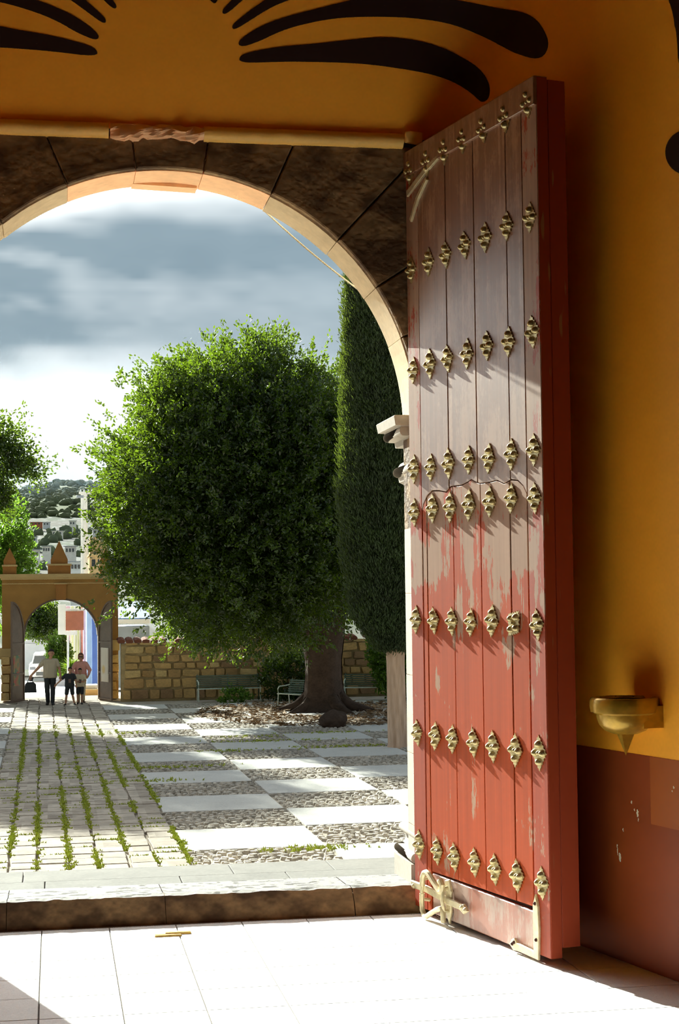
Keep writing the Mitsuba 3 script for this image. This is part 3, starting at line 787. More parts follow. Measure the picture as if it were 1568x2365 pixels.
gp = []
for c in range(1, 8):
    for y in np.arange(21.3, 45, 0.045):
        den = meshkit.fbm(np.array([[c * 7.7, y * 0.55, 1.0]]), 3, 5)[0]
        if r7.random() < (1.25 if y < 43 else .5) * max(0, den - 0.30) * 2.2:
            gp.append((colx[c] + r7.normal() * 0.028, y, ZG - 0.006))
for n, (y, c, L) in enumerate(pav[:330]):
    if r7.random() < 0.30:
        for t in np.arange(0, .36, 0.05):
            if r7.random() < .6: gp.append((colx[c] + t, y + (r7.random() - .5) * 0.03, ZG - 0.012))
obj('joint_grass', CT(tufts(gp, 0.045, 9, 0.020, 9)), 'mat_grass', kind='stuff', label='green grass and moss growing in the walkway joints', cat='grass')
gq = []
for (x, y, n, sp) in ((3.7, 22.2, 60, .35), (4.0, 36.5, 50, .4), (5.2, 38.7, 90, .8), (6.6, 36.8, 90, .7), (1.95, 31, 60, .5), (2.4, 33.4, 90, .8), (5.0, 40, 40, .5), (1.95, 42, 50, .5), (6.9, 40.6, 60, .6)):
    gq += [(x + r7.normal() * sp, y + r7.normal() * .14, ZG - .005) for _ in range(n)]
obj('weed_patch', CT(tufts(gq, 0.05, 19, 0.014, 5)), 'mat_grass', kind='stuff', label='thin patches of weeds along the edges of the checkerboard slabs', cat='weeds')

# fallen leaves and bare earth round the big tree
n = 3500
a = r7.random(n) * 2 * PI; d = np.sqrt(.09 + .91 * r7.random(n)) * 3.2
c0 = np.c_[8.1 + d * np.cos(a) * 1.15, 47.4 + d * np.sin(a) * 1.6, ZG + 0.012 + r7.random(n) * .05]
t1 = r7.normal(size=(n, 3)) * [.07, .07, .02]; t2 = r7.normal(size=(n, 3)) * [.07, .07, .02]
V = np.stack([c0 - t1, c0 + t2, c0 + t1 - t2 * .3], 1).reshape(-1, 3)
obj('leaf_litter', CT(tm(V, np.arange(3 * n).reshape(-1, 3))), 'mat_leaf_litter', kind='stuff', label='brown fallen leaves scattered around the foot of the big tree', cat='leaves')

# rubble wall along the far side
sw = thing('stone_wall', 'low wall of brown rubble stones closing the courtyard behind the benches', 'wall')
YS = 55.0
obj('mortar', CT(cat(box(2.62, 17, YS, YS + .5, ZG - .1, ZG + 1.88))), 'mat_mortar', sw)
sw2 = thing('stone_wall', 'short stretch of rubble wall left of the gateway', 'wall')
obj('mortar', CT(box(-9, -1.60, YS + 1.0, YS + 1.5, ZG - .1, ZG + 1.6)), 'mat_mortar', sw2)
r8 = np.random.default_rng(80)
proto = [stone(1, 1, 1, 900 + i, .18, .28) for i in range(8)]
for (xa, xb, yy, top, hold) in ((2.66, 14.2, YS, 1.93, sw), (-3.2, -1.62, YS + 1.0, 1.62, sw2)):
    z = ZG + 0.02
    while z < ZG + top - 0.1:
        h = 0.22 + 0.20 * r8.random()
        h = min(h, ZG + top - z)
        x = xa + r8.random() * .1
        while x < xb:
            w = 0.26 + 0.5 * r8.random() ** 1.4
            hh = h * (0.72 + .25 * r8.random())
            m = proto[r8.integers(8)].copy(); m.vertices = m.vertices * [min(w, xb - x + .1) * .93, 0.26, hh]
            m.apply_transform(trimesh.transformations.rotation_matrix((r8.random() - .5) * .14, (0, 1, 0)))
            m.apply_translation((x + w / 2, yy - 0.0, z + h / 2))
            obj('stone', CT(m), f'mat_rubble_{r8.choice(4, p=[.36, .28, .24, .12])}', hold)
            x += w
        z += h
for k in range(42):
    x = 2.62 + k * 0.27
    m = tube([(x, YS - .16, ZG + 1.94), (x, YS + .2, ZG + 2.02), (x, YS + .6, ZG + 2.06)], 0.13, 8); m.vertices[:, 2] = np.maximum(m.vertices[:, 2] * .6 + (ZG + 1.97) * .4, ZG + 1.90)
    if k < 6 or k % 3: obj('coping_tile', CT(m), 'mat_roof_tile', sw)

# ------------------------------------------------------------------ gate
gt = thing('arched_gateway', 'ochre plastered gateway with a round arch and three pyramid finials', 'gateway')
GY, GX0, GX1, GZC, GR = 56.2, -0.555, 1.915, ZG + 2.15, 1.235
gx = (GX0 + GX1) / 2
opening = Polygon([(GX0, ZG - 1), (GX0, GZC)] + [(gx - GR * math.cos(t), GZC + GR * math.sin(t)) for t in np.linspace(0, PI, 28)] + [(GX1, GZC), (GX1, ZG - 1)])
body = sbox(-1.28, ZG + 0.02, 2.58, ZG + 4.06).difference(opening)
obj('wall', CT(y_slab(body, GY, GY + .9)), 'mat_gate_plaster', gt)
ringp = Polygon([(gx - (GR + .03) * math.cos(t), GZC + (GR + .03) * math.sin(t)) for t in np.linspace(0, PI, 28)] + [(gx + (GR - .03) * math.cos(t), GZC + (GR - .03) * math.sin(t)) for t in np.linspace(0, PI, 28)])
obj('arch_edge', CT(y_slab(ringp, GY - .02, GY + .92)), 'mat_gate_iron', gt, label='dark line of the arch edge')
obj('cornice', CT(cat(box(-1.36, 2.66, GY - .10, GY + 1.0, ZG + 4.12, ZG + 4.24), box(-1.32, 2.62, GY - .06, GY + .96, ZG + 4.05, ZG + 4.12))), 'mat_gate_trim', gt)
obj('frieze', CT(box(-1.29, 2.59, GY - .02, GY + .1, ZG + 3.90, ZG + 3.93)), 'mat_gate_trim', gt)
kk2 = obj('keystone', CT(y_slab(Polygon([(gx - .19, GZC + GR + .50), (gx + .17, GZC + GR + .50), (gx + .15, GZC + GR - .02), (gx - .17, GZC + GR - .02)]), GY - .10, GY + .1)), 'mat_gate_orange', gt)
obj('ledge', CT(box(gx - .23, gx + .21, GY - .14, GY + .05, GZC + GR + .50, GZC + GR + .54)), 'mat_gate_trim', kk2)
for x0, x1, zt in ((-1.36, -0.75, 1.75), (2.02, 2.62, 1.98)):
    obj('plinth', CT(box(x0, x1, GY - .05, GY + .95, ZG + zt - .35, ZG + zt)), 'mat_plinth', gt)
for (x0, x1, zt) in ((-1.32, -.58, 1.62), (1.94, 2.6, 1.62)):
    z = ZG
    while z < ZG + zt - .2:
        x = x0
        while x < x1 - .1:
            w = min(0.24 + .2 * r8.random(), x1 - x); m = proto[r8.integers(8)].copy(); m.vertices = m.vertices * [w * .95, .2, .28]; m.apply_translation((x + w / 2, GY - .02, z + .15))
            obj('stone', CT(m), f'mat_rubble_{r8.integers(4)}', gt); x += w
        z += .3
for x, w, hw, zb, zt in ((-1.03, .45, .40, .32, .58), (0.62, .76, .56, .34, .80), (2.18, .42, .40, .32, .58)):
    fk2 = obj('finial', CT(box(x - w / 2, x + w / 2, GY + .1, GY + .1 + w, ZG + 4.24, ZG + 4.24 + zb - .06)), 'mat_gate_orange', gt)
    obj('band', CT(box(x - w / 2 - .03, x + w / 2 + .03, GY + .07, GY + .13 + w, ZG + 4.24 + zb - .06, ZG + 4.24 + zb)), 'mat_gate_trim', fk2)
    b = hw / 2; yb = GY + .1 + w / 2; z0 = ZG + 4.24 + zb
    V = [(x - b, yb - b, z0), (x + b, yb - b, z0), (x + b, yb + b, z0), (x - b, yb + b, z0), (x - b * 1.02, yb - b * 1.02, z0 + .14), (x + b * 1.02, yb - b * 1.02, z0 + .14), (x + b * 1.02, yb + b * 1.02, z0 + .14), (x - b * 1.02, yb + b * 1.02, z0 + .14), (x, yb, z0 + zt)]
    fs = []
    for i in range(4):
        j = (i + 1) % 4; fs += [[i, j, 4 + j], [i, 4 + j, 4 + i], [4 + i, 4 + j, 8]]
    obj('pyramid', CT(tm(V, fs)), 'mat_gate_orange', fk2)

# two iron gate leaves folded back against the gateway
for side, lab in ((-1, 'left'), (1, 'right')):
    hx = GX0 if side < 0 else GX1
    gl = thing('iron_gate_leaf', 'dark iron gate leaf folded back at the left of the gateway, faded posters on it' if side < 0 else 'dark iron gate leaf folded back at the right of the gateway, pale notice board', 'gate', 'iron leaves of the gateway')
    ang = math.radians(71)
    ex = np.array([side * math.cos(ang), -math.sin(ang), 0]); ez = np.array([-math.sin(ang) * side, -math.cos(ang), 0]) * (1 if side < 0 else 1)
    ez = np.cross(ex, [0, 0, 1]); ez = ez if ez[1] < 0 else -ez
    def GL(m): return CT(frame(m, (hx, GY - .17, ZG), ex, (0, 0, 1), ez))
    prof = [(0.0, 0.02), (1.2, 0.02), (1.2, 2.15 + GR - .06)] + [(1.2 - 1.18 * math.sin(t), 2.15 + (GR - .06) * math.cos(t)) for t in np.linspace(0.1, PI / 2, 12)]
    obj('leaf', GL(slab(Polygon(prof), -0.03, 0.0)), 'mat_gate_iron', gl)
    fr = Polygon(prof).difference(Polygon(prof).buffer(-0.06))
    obj('frame', GL(slab(fr, 0.0, 0.03)), 'mat_gate_iron', gl)
    for z in (0.9, 1.9): obj('rail', GL(box(0.05, 1.15, z, z + .06, 0.0, 0.028)), 'mat_gate_iron', gl)
    if side < 0:
        principled('mat_poster_faded', pr(lambda p, n, uv: MX(MX(mi.Color3f(0.42, 0.12, 0.10), mi.Color3f(0.10, 0.20, 0.14), SS(.42, .55, FB(p.x * 5, p.y * 5, p.z * 4, 3))), mi.Color3f(0.30, 0.22, 0.12), SS(.5, .62, N(p.x * 9, p.y * 9, p.z * 7 + 3)))), 0.7, 0.2)
        obj('poster', GL(box(0.45, 1.05, 0.55, 1.55, 0.0, 0.012)), 'mat_poster_faded', gl)
    else:
        principled('mat_notice', pr(lambda p, n, uv: MX(mi.Color3f(0.62, 0.58, 0.50), mi.Color3f(0.60, 0.45, 0.18), SS(.5, .6, N(p.x * 2, p.y * 2, p.z * 2.2)))), 0.6, 0.3)
        obj('notice_board', GL(box(0.28, 0.92, 0.62, 1.75, 0.0, 0.03)), 'mat_notice', gl)

# ------------------------------------------------------------------ benches


def bench(label, x, y, length, rot, pale=False):
    k = thing('park_bench', label, 'bench', 'park benches under the tree')
    R = trimesh.transformations.rotation_matrix(rot, (0, 0, 1)); R[:3, 3] = (x, y, ZG)
    def put(m): m = m.copy(); m.apply_transform(R); return CT(m)
    L = length / 2
    for i in range(5):
        yy = -0.40 + i * 0.095
        obj('seat_slat', put(box(-L, L, yy, yy + .07, .40, .43)), 'mat_bench_pale' if (i == 0) else 'mat_bench', k)
    for i in range(6):
        z = 0.46 + i * 0.065; yy = 0.06 + i * 0.02
        obj('back_slat', put(box(-L, L, yy, yy + .02, z, z + .045)), 'mat_bench', k)
    for s in (-L + .05, 0, L - .05):
        obj('back_strap', put(tube([(s, .08, .40), (s, .10, .55), (s, .21, .86)], 0.018, 6)), 'mat_bench', k)
    for s in (-L + .04, L - .04):
        obj('leg', put(tube([(s, -0.38, 0.42), (s, -0.40, .2), (s, -0.42, 0.0)], 0.02, 6)), 'mat_bench_pale', k)
        obj('leg', put(tube([(s, .06, 0.42), (s, .08, .2), (s, .10, 0.0)], 0.02, 6)), 'mat_bench_pale' if s < 0 else 'mat_bench', k)
        obj('armrest', put(tube([(s, -0.38, 0.42), (s, -0.40, .56), (s, -.34, .64), (s, -.1, .65), (s, .15, .68)], 0.02, 6)), 'mat_bench_pale', k)
    return k


bench('dark green slatted park bench against the rubble wall, left of the big tree', 6.05, 53.9, 2.10, 0.0)
bench('dark green bench with armrest painted as sunlit, turned sideways beside the big trunk', 7.95, 49.7, 1.7, -0.95)
bench('dark green slatted bench behind the big trunk, on its right', 10.75, 52.7, 2.1, -0.25)


# ------------------------------------------------------------------ trees
def leaves(base, axis, length, width, seed, bend=0.25):
    """One leaf per base point: a quad of two triangles folded along its axis."""
    r = np.random.default_rng(seed); n = len(base)
    a = axis / (np.linalg.norm(axis, axis=1, keepdims=True) + 1e-9)
    s = np.cross(a, r.normal(size=(n, 3))); s /= np.linalg.norm(s, axis=1, keepdims=True) + 1e-9
    l = np.broadcast_to(length, (n,))[:, None] * (0.7 + 0.6 * r.random((n, 1))); w = np.broadcast_to(width, (n,))[:, None]
    m = base + a * l * .5 + np.cross(a, s) * l * bend * .3
    V = np.stack([base, m - s * w * .5, base + a * l, m + s * w * .5], 1).reshape(-1, 3)
    q = np.arange(n)[:, None] * 4
    return tm(V, np.vstack([q + [0, 1, 2], q + [0, 2, 3]]))


def sph(n, seed):
    r = np.random.default_rng(seed); d = r.normal(size=(n, 3)); return d / np.linalg.norm(d, axis=1, keepdims=True)


def lumpy(d, c, rad, seed, amp=0.16, f=2.2, power=2.5):
    """Distance of the crown's skin from its centre along the unit directions d."""
    e = (np.abs(d / rad) ** power).sum(1) ** (-1 / power)
    n = meshkit.fbm(d * f + 5.3, 3, seed) + 0.5 * meshkit.fbm(d * f * 3 + 1.3, 2, seed + 9)
    return e * (1 + amp * (n / 1.5 - 0.5) * 2)


def crown(center, rad, sprigs, per, seed, leaf_l, leaf_w, sprig_l, amp=0.16, f=2.2, power=2.5, zmin=None, up=0.5, inner=0.78):
    r = np.random.default_rng(seed)
    d = sph(sprigs, seed); R = lumpy(d, center, np.array(rad), seed, amp, f, power)
    depth = inner + (1 - inner) * r.random(sprigs) ** 0.6
    p = np.asarray(center) + d * (R * depth)[:, None]
    if zmin is not None:
        keep = p[:, 2] > zmin - 0.3 * r.random(sprigs); p, d = p[keep], d[keep]
    ax = d + np.array([0, 0, up]) + r.normal(size=d.shape) * .35; ax /= np.linalg.norm(ax, axis=1, keepdims=True)
    n = len(p)
    t = r.random((n, per)); L = sprig_l * (.5 + r.random((n, 1)))
    b = p[:, None] + ax[:, None] * (t * L)[..., None] + r.normal(size=(n, per, 3)) * (0.16 * sprig_l)
    la = ax[:, None] * .7 + r.normal(size=(n, per, 3)) * .6
    return leaves(b.reshape(-1, 3), la.reshape(-1, 3), leaf_l, leaf_w, seed + 1)


def clumped(center, rad, clumps, sprigs, per, seed, leaf_l, leaf_w, sprig_l, size, amp=0.12, f=2.2, power=2.5, zmin=None):
    """A crown of separate leafy clumps pushing out of the skin, each a tuft of sprigs."""
    r = np.random.default_rng(seed)
    d = sph(clumps, seed); R = lumpy(d, center, np.array(rad), seed, amp, f, power) * (0.80 + 0.22 * r.random(clumps))
    c = np.asarray(center) + d * R[:, None]
    up_ = d + [0, 0, 0.55]; up_ /= np.linalg.norm(up_, axis=1, keepdims=True)
    sz = size * (0.7 + 0.7 * r.random((clumps, 1, 1)))
    q = r.normal(size=(clumps, sprigs, 3)) * 0.42
    p = (c[:, None] + (q + up_[:, None] * (0.55 * r.random((clumps, sprigs, 1)) - .25)) * sz).reshape(-1, 3)
    ax = np.repeat(up_, sprigs, 0) + q.reshape(-1, 3) * 1.1 + r.normal(size=(clumps * sprigs, 3)) * .25
    if zmin is not None:
        k = p[:, 2] > zmin - 0.35 * r.random(len(p)); p, ax = p[k], ax[k]
    ax /= np.linalg.norm(ax, axis=1, keepdims=True); n = len(p)
    t = r.random((n, per)); L = sprig_l * (.5 + r.random((n, 1)))
    b = p[:, None] + ax[:, None] * (t * L)[..., None] + r.normal(size=(n, per, 3)) * (0.14 * sprig_l)
    la = ax[:, None] * .7 + r.normal(size=(n, per, 3)) * .6
    return leaves(b.reshape(-1, 3), la.reshape(-1, 3), leaf_l, leaf_w, seed + 1)


def fill(center, rad, n, seed, leaf_l, leaf_w, zmin=None, power=2.5, lo=0.35, hi=0.92):
    """Leaves inside the crown."""
    r = np.random.default_rng(seed); d = sph(n, seed + 3)
    R = (np.abs(d / np.array(rad)) ** power).sum(1) ** (-1 / power) * (lo + (hi - lo) * r.random(n) ** .6)
    p = np.asarray(center) + d * R[:, None]
    if zmin is not None: p = p[p[:, 2] > zmin]
    return leaves(p, r.normal(size=p.shape), leaf_l, leaf_w, seed + 5)


# the big laurel
LC, LR = (5.55, 46.0, 4.2), (3.6, 3.5, 3.75)
lt = thing('laurel_tree', 'huge rounded dark green laurel tree with a thick flared trunk', 'tree')
obj('crown', cat(clumped(LC, LR, 400, 34, 20, 101, 0.115, 0.062, 0.38, 0.85, 0.15, 3.0, 2.4, zmin=0.05), fill(LC, LR, 90000, 111, 0.17, 0.11, zmin=0.2)), 'mat_laurel_leaf', lt, kind='stuff', label='dense glossy foliage')
tx, ty = 7.83, 48.3


def trunk_mesh(x, y, prof, seed, lobes=5, amp=.12, n=20, lean=(0, 0)):
    rows = []
    for r, z in prof:
        t = np.arange(n) * 2 * PI / n
        rr = r * (1 + amp * np.sin(lobes * t + seed) + amp * .6 * np.sin((lobes + 3) * t + 2 * seed + z))
        rows.append(np.stack([x + lean[0] * (z - ZG) + rr * np.cos(t), y + lean[1] * (z - ZG) + rr * np.sin(t), np.full(n, z)], 1))
    P = np.array(rows); k = len(rows)
    i, j = np.meshgrid(np.arange(k - 1), np.arange(n), indexing='ij'); j2 = (j + 1) % n
    A, B, C, Dd = (q.ravel() for q in (i * n + j, i * n + j2, (i + 1) * n + j2, (i + 1) * n + j))
    return tm(P.reshape(-1, 3), np.vstack([np.c_[A, B, C], np.c_[A, C, Dd]]))


obj('trunk', trunk_mesh(tx, ty, [(1.05, ZG - .05), (.82, ZG + .10), (.66, ZG + .3), (.56, ZG + .6), (.52, ZG + 1.0), (.52, ZG + 1.5), (.60, ZG + 2.1), (.7, ZG + 3.0)], 1.3, 5, .10), 'mat_bark_dark', lt, smooth=True)
for i, (dx, dy) in enumerate([(1.25, -.35), (-.9, -.7), (.5, -1.2), (-1.15, .3), (1.0, .7)]):
    obj('root', tube([(tx + dx * .35, ty + dy * .35, ZG + .35), (tx + dx * .65, ty + dy * .65, ZG + .12), (tx + dx, ty + dy, ZG + .02), (tx + dx * 1.35, ty + dy * 1.35, ZG - .06)], [.26, .18, .12, .06], 8), 'mat_bark_dark', lt, smooth=True)
for (a, b) in (((-1.2, -.6, 2.2), (-3.0, -1.5, 5)), ((.6, -.5, 2.4), (1.2, -1.5, 5.5)), ((-.5, .4, 2.5), (-2, 1, 6))):
    obj('branch', tube([(tx, ty, ZG + 2.0), (tx + a[0], ty + a[1], ZG + a[2] + .6), (tx + b[0], ty + b[1], ZG + b[2] + .5)], [.3, .2, .08], 8), 'mat_bark_dark', lt, smooth=True)

# the cypress
ck2 = thing('cypress_tree', 'tall narrow cypress with a pale bare trunk beside the door', 'tree')
CXC, CYC = 7.45, 36.4


def cyp_r(z): return np.interp(z, [0.25, 0.9, 2.0, 3.6, 5.2, 8.4, 11.5, 13.2], [0.28, 0.80, 1.0, 1.06, 0.97, 0.72, 0.35, 0.02])


r9 = np.random.default_rng(90)
n = 24000
z = 0.25 + 12.7 * r9.random(n) ** 1.1; th9 = r9.random(n) * 2 * PI
lump = 0.86 + 0.3 * meshkit.fbm(np.stack([np.cos(th9) * 2.3, np.sin(th9) * 2.3, z * 1.6], -1), 3, 4)
R9 = cyp_r(z) * lump * np.where(r9.random(n) < .62, 0.86 + .16 * r9.random(n), 0.35 + .5 * r9.random(n))
axis_x = CXC - 0.028 * (z - 3)
dirs = np.stack([np.cos(th9), np.sin(th9), np.zeros(n)], 1)
p9 = np.stack([axis_x, np.full(n, CYC), z], 1) + dirs * R9[:, None]
ax9 = dirs * .45 + [0, 0, 1.0] + r9.normal(size=(n, 3)) * .22
b9 = np.repeat(p9, 9, 0) + r9.normal(size=(n * 9, 3)) * .06
obj('foliage', leaves(b9, np.repeat(ax9, 9, 0) + r9.normal(size=(n * 9, 3)) * .25, 0.11, 0.03, 91), 'mat_cypress_leaf', ck2, kind='stuff', label='dense scale foliage')
obj('trunk', trunk_mesh(7.60, CYC, [(.24, ZG - .1), (.215, ZG + .1), (.21, ZG + .6), (.20, ZG + 1.3), (.195, ZG + 1.9), (.22, ZG + 2.5), (.2, ZG + 3.4)], 2.2, 4, .06, 16, (-.012, 0)), 'mat_bark_pale', ck2, smooth=True)

# the tree at the left whose branch reaches into view
bt = thing('leafy_tree', 'dark leafy tree at the left edge, its branch reaching over the gateway', 'tree')
BC, BR = (-8.05, 54.0, 7.2), (4.0, 3.8, 4.6)
obj('crown', cat(crown(BC, BR, 4200, 26, 202, 0.14, 0.075, 0.8, 0.22, 2.6, 2.2, up=.2), fill(BC, BR, 40000, 212, 0.24, 0.15, power=2.2, hi=.85)), 'mat_laurel_leaf', bt, kind='stuff')
obj('trunk', trunk_mesh(-6.6, 54.0, [(.5, ZG - .1), (.36, ZG + .4), (.3, ZG + 2), (.3, ZG + 5)], 1.1, 4, .08, 14), 'mat_bark_dark', bt, smooth=True)
bp = []
for (q, w, m) in (((-1.75, 53.6, 6.5), (.9, .5, .9), 110), ((-1.05, 53.6, 5.8), (.85, .45, .5), 70), ((-1.75, 53.5, 4.8), (.45, .45, .8), 60)):
    bp.append(np.array(q) + r9.normal(size=(m, 3)) * np.array(w) * .5)
bp = np.vstack(bp); m = len(bp)
lb = np.repeat(bp, 26, 0) + r9.normal(size=(m * 26, 3)) * .16
obj('branch_leaves', leaves(lb, r9.normal(size=(m * 26, 3)) + [.5, 0, -.1], 0.13, 0.07, 203), 'mat_laurel_leaf', bt, kind='stuff')
for e in ((-.45, 53.6, 5.8), (-1.2, 53.6, 6.9), (-1.6, 53.5, 4.5)):
    obj('branch', tube([(-5.5, 53.8, 5.2), (-3.0, 53.7, 5.5 + .3 * (e[2] - 5.5)), e], [.14, .07, .015], 6), 'mat_bark_dark', bt, smooth=True)

# shrubs
s1 = thing('green_shrub', 'bright green bushy tree top behind the gateway, at the left edge', 'shrub')
obj('foliage', cat(crown((-2.35, 60.5, 2.9), (1.45, 1.2, 2.6), 420, 22, 301, .16, .09, .4, .2, 2.5, 2.2), fill((-2.35, 60.5, 2.9), (1.45, 1.2, 2.6), 4000, 31, .2, .13)), 'mat_bright_leaf', s1, kind='stuff')
s2 = thing('green_shrub', 'sunlit green shrub behind the pale cypress trunk', 'shrub')
obj('foliage', cat(crown((11.2, 52.0, -0.55), (1.0, .8, 1.35), 420, 22, 302, .13, .08, .35, .2, 2.5, 2.2), fill((11.2, 52.0, -0.55), (1.0, .8, 1.35), 4000, 31, .2, .13)), 'mat_bright_leaf', s2, kind='stuff')
bt3 = thing('background_tree', 'dark dense tree behind the rubble wall between the two big trees', 'tree')
ca = np.array([7.9 - .0081 * 60, 60.0, 3.0])
obj('foliage', cat(crown(ca, (4.4, 2.0, 3.2), 2200, 24, 305, .15, .08, .5, .2, 2.5, 2.2), fill(ca, (4.4, 2.0, 3.2), 22000, 35, .2, .13)), 'mat_laurel_leaf', bt3, kind='stuff')
obj('trunk', tube([(ca[0], ca[1], ZG), ca - [0, 0, .8]], [.2, .15], 8), 'mat_bark_dark', bt3, smooth=True)
s3 = thing('low_weed', 'small green weed clump in front of the bench by the rubble wall', 'plant')
obj('foliage', crown((5.75, 53.0, ZG + .12), (.42, .25, .22), 70, 14, 303, .10, .06, .16, .2), 'mat_bright_leaf', s3, kind='stuff')
s4 = thing('dark_bush', 'dark leafy bush between the wall and the sideways bench', 'shrub')
obj('foliage', crown((7.7, 53.6, ZG + .75), (.95, .6, .62), 260, 18, 304, .13, .07, .3, .2), 'mat_laurel_leaf', s4, kind='stuff')
# stump
sm = trimesh.creation.icosphere(3); sm.vertices *= [.36, .3, .26]; sm.vertices *= (0.75 + .5 * meshkit.fbm(sm.vertices * 6 + 3, 3, 8))[:, None]; sm.apply_translation((7.15, 42.4, ZG + .16))
obj('tree_stump', sm, 'mat_bark_dark', label='low brown stump lying on the paving in front of the big trunk', cat='stump', smooth=True)

# ------------------------------------------------------------------ beyond the gate
SG = -2.0
obj('floor_street', tm([(-200, 58.5, SG), (200, 58.5, SG), (200, 100, SG - 1.25), (-200, 100, SG - 1.25)], [[0, 1, 2], [0, 2, 3]]), 'mat_street', kind='structure', label='pale street outside the gateway')
principled('mat_white_wall', plaster((0.62, 0.63, 0.63), .05), 0.9, 0.2)
principled('mat_grey_shade', plaster((0.25, 0.27, 0.30), .1), 0.9, 0.2)
principled('mat_pink_wall', plaster((0.66, 0.44, 0.50), .06), 0.9, 0.2)
principled('mat_blue_wall', plaster((0.30, 0.42, 0.62), .06), 0.9, 0.2)
principled('mat_blue_post', plaster((0.09, 0.15, 0.42), .06), 0.7, 0.3)
principled('mat_red_post', plaster((0.50, 0.14, 0.09), .06), 0.8, 0.2)
principled('mat_lime_paint', plaster((0.62, 0.62, 0.32), .06), 0.8, 0.2)
principled('mat_cream_paint', plaster((0.72, 0.68, 0.62), .06), 0.8, 0.2)
principled('mat_sign_brown', plaster((0.36, 0.12, 0.065), .15), 0.7, 0.3)
principled('mat_dark_glass', (0.02, 0.025, 0.03), 0.15, 0.6)
principled('mat_car_white', (0.75, 0.76, 0.77), 0.25, 0.6)
principled('mat_rubber', (0.02, 0.02, 0.02), 0.8, 0.2)
principled('mat_kerb', plaster((0.62, 0.60, 0.56), .1), 0.9, 0.2)
principled('mat_ochre_kerb', plaster((0.55, 0.33, 0.13), .1), 0.9, 0.2)


def facade(x0, x1, y0, y1, Y, depth=3.0):
    """A box whose front fills that part of the picture at depth Y."""
    a, b = at(x0, y1, Y), at(x1, y0, Y)
    return box(a[0], b[0], Y, Y + depth, a[2], b[2])


wh = thing('white_building', 'plain white street building seen through the left of the gateway arch', 'building')
obj('wall', facade(20, 113, 1476, 1547, 92, 8), 'mat_white_wall', wh)
obj('roof', facade(18, 115, 1462, 1476, 91.6, 9), 'mat_grey_shade', wh)  # grey strip standing in for the shadow above the white wall
obj('ledge', facade(20, 113, 1486, 1487.5, 91.9, .2), 'mat_grey_shade', wh)
ps = thing('painted_shopfront', 'pink, cream and blue painted street front seen through the right of the arch', 'building')
for x0, x1, mat, Y in ((150, 163, 'mat_pink_wall', 84), (163, 167, 'mat_cream_paint', 83), (167, 172, 'mat_lime_paint', 82), (172, 180, 'mat_cream_paint', 80), (180, 184, 'mat_lime_paint', 79), (184, 189, 'mat_cream_paint', 78), (189, 193, 'mat_red_post', 77), (193, 201, 'mat_pink_wall', 75), (201, 213, 'mat_blue_wall', 72)):
    a = at(x0, 1600, Y); b = at(x1, 1400, Y)
    obj('painted_bay', box(a[0], b[0] + .3, Y, Y + 3, SG - 1.0, b[2]), mat, ps)
a = at(213, 1600, 69); b = at(224, 1428, 69)
obj('post', box(a[0], b[0], 69, 69.4, SG - .5, b[2]), 'mat_blue_post', ps, label='deep blue corner post')
sb = thing('street_sign', 'square brown signboard in a pale frame above the street', 'sign')
obj('board', facade(152, 193, 1411, 1456, 70, .1), 'mat_sign_brown', sb)
obj('frame', cat(facade(134, 152, 1396, 1466, 70.05, .3), facade(150, 178, 1457, 1467, 70.05, .3), facade(150, 196, 1405, 1411, 70.05, .2)), 'mat_cream_paint', sb)
a = at(143, 1466, 70.3)
obj('pole', tube([(a[0] + .25, 70.4, SG - .5), (a[0] + .25, 70.4, a[2] + .5)], .05, 8), 'mat_kerb', sb)
for x0, x1, y, Y, mat, lab in ((122, 158, 1549, 76, 'mat_kerb', 'upper pale kerb step across the street'), (186, 226, 1600, 60.2, 'mat_ochre_kerb', 'ochre kerb step just outside the gateway')):
    kb = thing('kerb_step', lab, 'kerb', 'kerb steps in the street')
    a, b = at(x0, y + 12, Y), at(x1, y, Y)
    obj('step', box(a[0], b[0], Y, Y + .8, SG - (Y - 60) * .03 - .1, SG + .16 - (Y - 60) * .03), mat, kb)
    obj('top_step', box(a[0] + .1, b[0], Y + .4, Y + 1.4, SG + .16 - (Y - 60) * .03, SG + .30 - (Y - 60) * .03), 'mat_kerb', kb)
# car
cr = thing('white_car', 'white parked car in the street, half hidden behind the man', 'car')
c = at(104, 1576, 86)
Tc = np.array([c[0], 86, SG - 0.82])
prof = Polygon([(-.8, .25), (.8, .25), (.84, .55), (.80, .85), (.70, .92), (.58, 1.36), (.50, 1.42), (-.50, 1.42), (-.58, 1.36), (-.70, .92), (-.80, .85), (-.84, .55)])
obj('body', frame(slab(prof, 0, 3.8, .05), Tc + [0, 3.8, 0], (1, 0, 0), (0, 0, 1), (0, -1, 0)), 'mat_car_white', cr)
obj('windscreen', frame(slab(Polygon([(-.62, .93), (.62, .93), (.52, 1.33), (-.52, 1.33)]), 0, .02), Tc + [0, -.0, 0], (1, 0, 0), (0, 0, 1), (0, -1, 0)), 'mat_dark_glass', cr)
obj('grille', frame(slab(sbox(-.45, .32, .45, .50), 0, .03), Tc, (1, 0, 0), (0, 0, 1), (0, -1, 0)), 'mat_dark_glass', cr)
obj('number_plate', frame(slab(sbox(-.2, .52, .2, .62), 0, .03), Tc, (1, 0, 0), (0, 0, 1), (0, -1, 0)), 'mat_cream_paint', cr)
